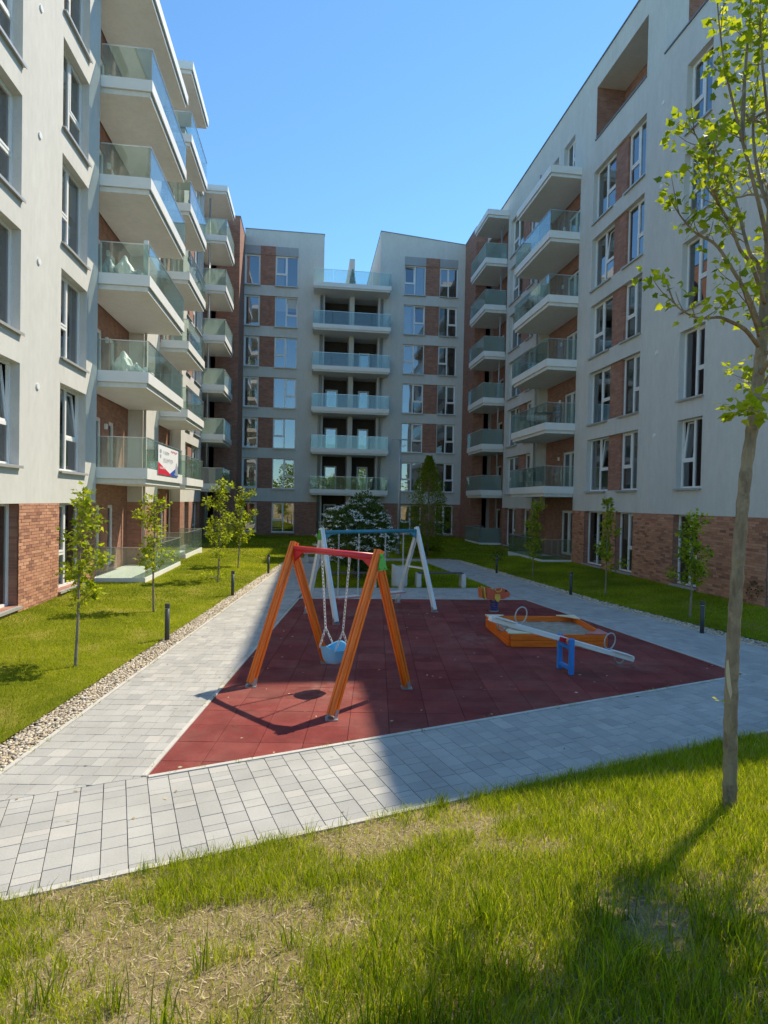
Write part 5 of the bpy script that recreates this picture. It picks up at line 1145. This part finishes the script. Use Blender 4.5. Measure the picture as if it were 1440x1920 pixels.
def spline(pts, n=8):
    pts = [Vector(p) for p in pts]; out = []
    for i in range(len(pts)-1):
        p0, p1, p2, p3 = pts[max(i-1, 0)], pts[i], pts[i+1], pts[min(i+2, len(pts)-1)]
        for k in range(n):
            t = k/n; out.append(0.5*((2*p1)+(p2-p0)*t+(2*p0-5*p1+4*p2-p3)*t*t+(3*p1-p0-3*p2+p3)*t**3))
    return out+[pts[-1]]
def leaves_on(branches, per_m, clus, size, seed, spread=0.07, start=0.25, outw=None):
    g = np.random.default_rng(seed); P, D, N = [], [], []
    for br in branches:
        L = sum((br[i+1]-br[i]).length for i in range(len(br)-1)); nn = max(1, int(per_m*L))
        for _ in range(nn):
            f = start+(1-start)*g.random()**0.8; i = min(len(br)-2, int(f*(len(br)-1))); p = br[i].lerp(br[i+1], g.random()); ax = (br[i+1]-br[i]).normalized()
            for _ in range(g.integers(*clus)):
                dv = Vector(g.standard_normal(3)); dv = (dv-ax*dv.dot(ax)*0.4).normalized()*0.8+ax*0.35+Vector((0, 0, -0.15))
                P.append(np.array(p)+g.standard_normal(3)*spread*0.5+np.array(dv)*spread); D.append(np.array(dv)); N.append(np.array((0, 0, 1))+g.standard_normal(3)*0.55)
    P, D, N = map(np.array, (P, D, N)); return P, D, N, size*(0.65+0.6*g.random(len(P))), np.clip(0.5+0.28*g.standard_normal(len(P)), 0, 1)

def young_tree(base, H, label, seed, lean=(0, 0), crown0=0.33, width=0.42, nb=11, shape=None, density=7, lsize=0.095, group='young maples on the lawns'):
    g = random.Random(seed); b = Vector(base); t = empty('young_tree', b, label, 'tree', group)
    trunk = spline([b+Vector((0, 0, -0.03)), b+Vector((lean[0]*0.3+g.uniform(-.02, .02), lean[1]*.3, H*0.3)), b+Vector((lean[0]*0.6+g.uniform(-.03, .03), lean[1]*.6, H*0.6)), b+Vector((lean[0], lean[1], H))], 7)
    n = len(trunk); m = MB(b); m.tube(trunk, [0.024*(1-0.8*i/(n-1))+0.004 for i in range(n)], 8); m.build('trunk', M['twig'], t, smooth=True, loc=(0, 0, 0))
    brs = [[p for p in trunk[int(n*0.62):]]]; m = MB(b)
    for k in range(nb):
        f = crown0+(0.93-crown0)*(k+g.random()*0.6)/nb; i = int(f*(n-1)); p = trunk[i]; a = g.uniform(0, 6.283) if shape is None else shape[k % len(shape)]+g.uniform(-.3, .3)
        Lb = width*g.uniform(0.55, 1.25)*(1.25-0.75*f); up = g.uniform(0.5, 1.1); d = Vector((math.cos(a), math.sin(a), up)).normalized()
        br = spline([p, p+d*Lb*0.5+Vector((0, 0, 0.02)), p+d*Lb+Vector((0, 0, -0.02+0.06*g.random()))], 5); brs.append(br); m.tube(br, [0.008*(1-0.7*j/(len(br)-1)) for j in range(len(br))], 5)
    m.build('branches', M['twig'], t, smooth=True, loc=(0, 0, 0))['kind'] = 'stuff'
    P, D, N, s, tn = leaves_on(brs, density*2.1, (5, 11), lsize*1.0, seed, 0.085, 0.1); P = P-np.array(b)
    inst('crown', leaf_mesh('crown', P, D, N, s, tn, LOBE_V, LOBE_F, M['maple']), t); return t
def gz(px, py, zf):
    p = onground(px, py, 0.0)
    for _ in range(3): p = onground(px, py, float(zf(np.array([p.x]), np.array([p.y]))[0]))
    return p
young_tree(gz(141, 1250, z_left), 2.85, 'leaning young maple nearest the camera on the sunlit lawn, in front of the brick wall', 101, (0.09, 0.05), 0.36, 0.62, 14, None, 8)
young_tree(gz(288, 1147, z_left), 2.85, 'young maple in front of the glass-railed ground terrace', 102, (-0.02, 0), 0.38, 0.6, 13, None, 7)
young_tree(gz(408, 1092, z_left), 3.35, 'taller young maple on the sunlit lawn, third from the camera', 103, (0.08, 0), 0.30, 0.7, 15, None, 8)
young_tree(gz(446, 1065, z_left), 3.15, 'young maple farthest along the sunlit lawn, before the cross wing', 104, (0.1, 0), 0.33, 0.8, 16, None, 8)
young_tree(gz(1293, 1158, z_right), 2.65, 'slender young maple on the shaded lawn beside the big tree trunk', 105, (0.05, 0), 0.33, 0.55, 16, None, 11)
young_tree(gz(1135, 1115, z_right), 2.95, 'slender young maple between the two plinth windows on the shaded lawn', 106, (0.0, 0), 0.33, 0.50, 16, None, 11)
young_tree(gz(999, 1082, z_right), 2.85, 'thin young maple in front of the shaded ground terrace', 107, (0.0, 0), 0.30, 0.55, 16, None, 10)

# big maple at the right edge
D0 = 4.73; tb = at(1368, 1512, D0); base = Vector((tb.x, tb.y, float(z_bank(np.array([tb.x]), np.array([tb.y]))[0])))
t = empty('maple_tree', base, 'tall maple with smooth grey brown trunk on the bank at the right edge', 'tree')
T = lambda *a: [at(x, y, D0+d) for x, y, d in a]
trunk = [base-Vector((0, 0, 0.08)), base+Vector((0.0, 0, 0.03))]+T((1369, 1430, 0), (1370, 1340, 0.0), (1374, 1220, 0.02), (1381, 1100, 0.03), (1388, 1000, 0.04), (1398, 890, 0.05), (1412, 790, 0.06), (1424, 690, 0.08), (1434, 580, 0.1), (1443, 460, 0.12), (1449, 330, 0.15), (1455, 180, 0.18), (1452, 20, 0.2), (1448, -140, 0.22), (1452, -300, 0.25))
trs = spline(trunk, 6); n = len(trs)
def trad(i):
    f = i/(n-1); r = 0.054*(1-0.35*f) if f < 0.62 else 0.054*(0.783-1.7*(f-0.62)); r = max(0.012, r)
    return r+0.035*max(0, 1-f*16)**2+0.004*math.sin(i*2.3)*(f < 0.7)
m = MB(base); m.tube(trs, [trad(i) for i in range(n)], 20)
m.build('trunk', M['bark'], t, smooth=True, loc=(0, 0, 0))
knots = MB(base); gq0 = random.Random(3)
for (ii, rr) in ((14, 0.03), (22, 0.022), (33, 0.03), (41, 0.026), (47, 0.034), (55, 0.03)):
    p = trs[ii]+(RT*gq0.uniform(-0.9, 0.3)-FW*0.75).normalized()*trad(ii)*0.72; knots.tube([p+Vector((0, 0, -rr)), p, p+Vector((0, 0, rr))], [rr*0.3, rr, rr*0.3], 8)
knots.build('knots', M['bark'], t, smooth=True, loc=(0, 0, 0))['kind'] = 'stuff'
sc = MB(base); p0 = [at(x_, y_, D0-0.058) for x_, y_ in ((1362, 1240), (1366, 1236), (1369, 1268), (1373, 1300), (1370, 1312), (1364, 1290), (1361, 1262))]; sc.poly(p0); sc.build('bark_scar', M['timber'], t, loc=(0, 0, 0))
BR_ = [T((1440, 520, 0.1), (1438, 456, 0.08), (1425, 390, 0.0), (1407, 320, -0.08), (1391, 260, -0.12), (1373, 187, -0.15), (1360, 130, -0.18), (1349, 49, -0.2), (1342, -40, -0.2)),
       T((1391, 262, -0.12), (1394, 200, -0.05), (1396, 156, 0.0), (1401, 90, 0.05), (1406, 34, 0.08), (1410, -60, 0.1)),
       T((1436, 545, 0.1), (1420, 495, 0.05), (1404, 470, 0.0), (1383, 390, 0.1), (1362, 323, 0.2), (1341, 276, 0.3), (1333, 235, 0.35)),
       T((1434, 570, 0.08), (1410, 498, -0.1), (1388, 469, -0.2), (1370, 422, -0.25), (1349, 385, -0.3), (1322, 348, -0.3), (1305, 330, -0.3)),
       T((1426, 620, 0.08), (1405, 560, 0.0), (1368, 497, -0.1), (1341, 458, -0.1), (1305, 437, -0.1), (1279, 409, -0.12), (1252, 366, -0.15)),
       T((1421, 648, 0.05), (1397, 618, -0.1), (1367, 602, -0.25), (1348, 595, -0.3), (1318, 597, -0.35), (1294, 591, -0.4), (1266, 570, -0.45), (1252, 532, -0.45)),
       T((1423, 630, 0.05), (1410, 590, -0.2), (1398, 560, -0.4), (1388, 530, -0.5)),
       T((1446, 400, 0.12), (1425, 340, 0.3), (1412, 250, 0.5), (1420, 150, 0.6), (1425, 60, 0.65)),
       T((1449, 300, 0.15), (1440, 220, 0.0), (1430, 120, -0.1), (1425, 10, -0.2)),
       T((1362, 323, 0.2), (1330, 300, 0.1), (1308, 260, 0.05), (1295, 235, 0.0)),
       T((1349, 385, -0.3), (1335, 350, -0.5), (1326, 300, -0.6))]
gq = random.Random(77)
for k in range(34):          # limbs on the sides the frame cuts off
    f = 0.50+0.47*k/34; i = int(f*(n-1)); p = trs[i]; a = gq.uniform(-1.9, 1.5); Lb = gq.uniform(0.8, 1.6)*(1.35-0.6*f)
    d = Vector((math.cos(a), math.sin(a), gq.uniform(0.4, 1.1))).normalized(); e = p+d*Lb
    BR_.append([p, p+d*Lb*0.35+Vector((0, 0, 0.04)), p+d*Lb*0.7, e+Vector((0, 0, 0.08))])
limbs = [spline(b, 5) for b in BR_]
for L_ in limbs:
    m = MB(base); k = len(L_); ln = sum((L_[i+1]-L_[i]).length for i in range(k-1)); r0 = min(0.019, 0.006+0.009*ln)
    m.tube(L_, [r0*(1-0.82*i/(k-1)) for i in range(k)], 8); m.build('branch', M['bark'], t, smooth=True, loc=(0, 0, 0))
sub = []; m = MB(base)
for L_ in limbs:
    for _ in range(7):
        i = gq.randrange(int(len(L_)*0.35), len(L_)-1); d = (L_[i+1]-L_[i]).normalized()*0.6+Vector((gq.uniform(-1, 1), gq.uniform(-1, 1), gq.uniform(-0.3, 0.9))); d.normalize(); l = gq.uniform(0.10, 0.30)
        s_ = spline([L_[i], L_[i]+d*l*0.6, L_[i]+d*l+Vector((0, 0, 0.03))], 3); sub.append(s_); m.tube(s_, [0.005, 0.004, 0.004, 0.003, 0.003, 0.0025, 0.002], 5)
m.build('twigs', M['bark'], t, smooth=True, loc=(0, 0, 0))['kind'] = 'stuff'
P, D, N, s, tn = leaves_on(sub+[l[len(l)//2:] for l in limbs], 8.5, (3, 8), 0.062, 301, 0.06, 0.3)
# tuft low on the trunk and a shoot near the base
gh = np.random.default_rng(15); ph = np.array((4.35, 4.75, 5.5))+gh.standard_normal((5200, 3))*np.array((0.45, 0.55, 0.85)); czh = (ph-np.array(EYE))@np.array(FW); cxh = PCX+FOC*((ph-np.array(EYE))@np.array(RT))/czh; ph = ph[(cxh > 1470) & (fbm(ph[:, 0]+ph[:, 2], ph[:, 1]+ph[:, 2]*0.7, 2.2, 88) > 0.42)]      # the half of the crown past the frame
P = np.concatenate([P, ph]); D = np.concatenate([D, gh.standard_normal(ph.shape)]); N = np.concatenate([N, np.array((0, 0, 1))+gh.standard_normal(ph.shape)*0.6]); s = np.concatenate([s, 0.05+0.04*gh.random(len(ph))]); tn = np.concatenate([tn, gh.random(len(ph))])
gt = np.random.default_rng(5); q0 = np.array(at(1400, 765, D0-0.1)); k = 60; Pq = q0+gt.standard_normal((k, 3))*np.array((0.075, 0.07, 0.05)); Dq = (Pq-q0)+gt.standard_normal((k, 3))*0.03+np.array((-0.03, 0, 0.0)); Nq = np.array((0, 0, 1))+gt.standard_normal((k, 3))*0.5
q1 = np.array(at(1346, 1312, D0-0.05)); P1 = q1+gt.standard_normal((4, 3))*0.02; D1 = gt.standard_normal((4, 3))
P = np.concatenate([P, Pq, P1]); D = np.concatenate([D, Dq, D1]); N = np.concatenate([N, Nq, np.tile((0, 0, 1.0), (4, 1))]); s = np.concatenate([s, 0.055+0.05*gt.random(k), np.full(4, 0.035)]); tn = np.concatenate([tn, np.clip(0.6+0.3*gt.standard_normal(k), 0, 1), np.full(4, 0.9)])
cz = (P-np.array(EYE))@np.array(FW); cxp = PCX+FOC*((P-np.array(EYE))@np.array(RT))/cz; cyp = PCY-FOC*((P-np.array(EYE))@np.array(UP))/cz
vis = (cxp > 1230) & (cxp < 1440) & (cyp > 0) & (cyp < 1500); order = np.argsort(-(s/cz)*vis); pick = set(order[:300].tolist()); mask = np.array([i in pick for i in range(len(P))])
crown = inst('crown', leaf_mesh('crown', P[~mask]-np.array(base), D[~mask], N[~mask], s[~mask], tn[~mask], MAPLE_V, MAPLE_F, M['maple']), t)
lm = [mesh_np('leaf', MAPLE_V, MAPLE_F, np.full(15, q), M['maple']) for q in (0.15, 0.35, 0.5, 0.65, 0.85)]
Rm = leaf_mats(P, D, N)
for i in sorted(pick):
    o = inst('leaf', lm[min(4, int(tn[i]*5))], crown, P[i]-np.array(base), Matrix(Rm[i].tolist()).to_euler(), (s[i],)*3)

# flowering bush
bc = Vector((1.78, 20.9, 0.02)); t = empty('flowering_bush', bc, 'large round bush covered in white flower heads behind the swings', 'bush'); g = np.random.default_rng(9)
m = MB(bc)
for k in range(14):
    a = 6.283*k/14+g.random()*0.3; e = bc+Vector((0.9*math.cos(a)*g.uniform(0.4, 1), 0.9*math.sin(a)*g.uniform(0.4, 1), g.uniform(1.3, 2.4))); m.tube(spline([bc+Vector((0.1*math.cos(a), 0.1*math.sin(a), 0)), bc.lerp(e, 0.5)+Vector((0, 0, 0.2)), e], 4), [0.03-0.0026*j for j in range(9)], 6)
m.build('stems', M['twig'], t, smooth=True, loc=(0, 0, 0))['kind'] = 'stuff'
def blob(nn, R0, zc, sq, g, shell=0.55):
    v = g.standard_normal((nn, 3)); v /= np.linalg.norm(v, axis=1, keepdims=True); lump = 1+0.13*np.sin(v[:, 0]*5+1)*np.cos(v[:, 1]*4.3)+0.10*np.sin(v[:, 2]*7+v[:, 0]*3)
    r = R0*(shell+(1-shell)*g.random(nn)**0.5)*lump; p = v*r[:, None]; p[:, 2] = p[:, 2]*sq+zc; return p, v
p, v = blob(13000, 1.32, 1.58, 1.0, g); k = p[:, 2] > 0.25; p, v = p[k], v[k]
inst('foliage', leaf_mesh('foliage', p, v+g.standard_normal(v.shape)*0.6, np.array((0, 0, 1))+0.6*v+g.standard_normal(v.shape)*0.4, 0.07+0.05*g.random(len(p)), np.clip(0.5+0.25*g.standard_normal(len(p)), 0, 1), OVAL_V, OVAL_F, M['darkleaf']), t)
p, v = blob(400, 1.37, 1.58, 1.0, g, 0.97); k = (p[:, 2] > 0.8); p, v = p[k], v[k]
q = np.repeat(p, 22, 0)+g.standard_normal((len(p)*22, 3))*np.array((0.05, 0.05, 0.02)); vv = np.repeat(v, 22, 0)
inst('blossom', leaf_mesh('blossom', q, g.standard_normal(q.shape)*np.array((1, 1, 0.3)), 0.7*vv+np.array((0, 0, 0.8))+g.standard_normal(q.shape)*0.25, 0.045+0.02*g.random(len(q)), g.random(len(q)), OVAL_V, OVAL_F, M['petal']), t)

# conical tree
bc = Vector((6.05, 29.2, 0.03)); t = empty('conical_tree', bc, 'dark narrow conical tree beside the flowering bush', 'tree')
m = MB(bc); m.tube([bc+Vector((0, 0, -0.1)), bc+Vector((0.02, 0, 2.5)), bc+Vector((0, 0, 5.1))], [0.06, 0.04, 0.008], 8); m.build('trunk', M['twig'], t, smooth=True, loc=(0, 0, 0))
z = 0.25+5.0*g.random(14000)**1.35; a = 6.283*g.random(14000); prof_r = np.interp(z, [0.2, 0.9, 1.8, 2.8, 3.8, 4.6, 5.3], [0.65, 1.05, 1.1, 0.92, 0.64, 0.35, 0.04]); r = prof_r*(0.35+0.65*g.random(14000)**0.6)*(1+0.22*np.sin(a*5+z*4)+0.15*np.sin(z*9+a*2)); p = np.stack([r*np.cos(a), r*np.sin(a), z], 1)
k = (vnoise(p[:, 0]*1.0+p[:, 2]*0.6, p[:, 1]+p[:, 2]*1.4, 2.4, 77) > 0.24) | (p[:, 2] > 3.6); k &= p[:, 2] < 5.15; p = p[k]
dv = p*np.array((1, 1, 0))+np.array((0, 0, 0.35))+g.standard_normal(p.shape)*0.35
inst('crown', leaf_mesh('crown', p, dv, g.standard_normal(p.shape)*0.5+np.array((0, 0, 1)), 0.06+0.05*g.random(len(p)), np.clip(0.2+0.15*g.standard_normal(len(p)), 0, 1), OVAL_V, OVAL_F, M['maple']), t)

def shrub(base, rad, hgt, nn, label, seed, mat='darkleaf'):
    g = np.random.default_rng(seed); b = Vector(base); t = empty('low_shrub', b, label, 'shrub')
    m = MB(b)
    for k in range(5):
        a = 6.283*k/5; m.tube([b, b+Vector((rad*0.5*math.cos(a), rad*0.5*math.sin(a), hgt*0.7))], [0.012, 0.004], 5)
    m.build('stems', M['twig'], t, loc=(0, 0, 0))['kind'] = 'stuff'
    p, v = blob(nn, rad, hgt*0.5, hgt/(2*rad), g, 0.3); k = p[:, 2] > 0.02; p, v = p[k], v[k]
    inst('foliage', leaf_mesh('foliage', p, v+g.standard_normal(v.shape)*0.5, np.array((0, 0, 1))+g.standard_normal(v.shape)*0.5, 0.05+0.04*g.random(len(p)), g.random(len(p)), OVAL_V, OVAL_F, M[mat]), t)
shrub(gz(400, 1085, z_left), 0.42, 0.22, 260, 'low straggly plant in a bare patch at the third young maple', 11, 'maple'); shrub(gz(408, 1045, z_left), 0.3, 0.3, 160, 'small pale plant on the lawn near the far terrace corner', 12, 'maple')
shrub(gz(1436, 1135, z_right), 0.45, 0.8, 700, 'dark shrub against the brick plinth at the right edge', 13)
p = gz(933, 1052, z_right); shrub(p, 0.3, 0.45, 200, 'small dark shrub on the shaded lawn by the far terrace', 14)
# potted cypress and party wall stand on the roof terrace of the cross wing
b = Vector((2.95, 44.3, 18.0)); t = empty('potted_plant', b, 'narrow potted conifer on the roof terrace between the towers', 'plant'); g = np.random.default_rng(8)
m = MB(b); m.tube([b, b+Vector((0, 0, 0.45))], [0.17, 0.22], 14); m.build('pot', M['concrete'], t, loc=(0, 0, 0)); m = MB(b); m.tube([b+Vector((0, 0, 0.4)), b+Vector((0, 0, 1.9))], [0.03, 0.01], 6); m.build('stem', M['twig'], t, loc=(0, 0, 0))
z = 0.45+1.9*g.random(1500); a = 6.283*g.random(1500); r = 0.38*np.sqrt(g.random(1500))*(1.12-(z-0.45)/1.9); p = np.stack([r*np.cos(a), r*np.sin(a), z], 1)
inst('foliage', leaf_mesh('foliage', p, p*np.array((1, 1, 0))*2+np.array((0, 0, 0.5)), g.standard_normal(p.shape), 0.06+0.04*g.random(1500), g.random(1500), OVAL_V, OVAL_F, M['darkleaf']), t)

# trees outside the courtyard behind the camera, seen only mirrored in the windows of the cross wing
for k, (x_, y_, h_, r_) in enumerate(((-9, -13, 8.5, 3.4), (-1.5, -19, 10.5, 4.2), (5.5, -15, 8.0, 3.2), (12, -20, 11, 4.4), (20, -14, 9, 3.6))):
    b = Vector((x_, y_, -0.3)); lb = 'broad green tree seen only mirrored in the cross wing windows'
    t = empty('broadleaf_tree', b, lb, 'tree', 'trees mirrored in the windows'); g = np.random.default_rng(70+k)
    m = MB(b); m.tube([b, b+Vector((0.1, 0, h_*0.35)), b+Vector((0, 0.1, h_*0.8))], [0.22, 0.16, 0.05], 10)
    for j in range(6):
        a = j*1.05; m.tube([b+Vector((0.08, 0, h_*(0.3+0.05*j))), b+Vector((r_*0.6*math.cos(a), r_*0.6*math.sin(a), h_*(0.5+0.06*j)))], [0.09, 0.03], 6)
    m.build('trunk', M['twig'], t, smooth=True, loc=(0, 0, 0))
    p, v = blob(4200, r_, h_*0.62, h_*0.38/r_, g, 0.35); inst('crown', leaf_mesh('crown', p, v+g.standard_normal(v.shape)*0.6, np.array((0, 0, 1))+g.standard_normal(v.shape)*0.6, 0.28+0.15*g.random(len(p)), g.random(len(p)), OVAL_V, OVAL_F, M['maple']), t)
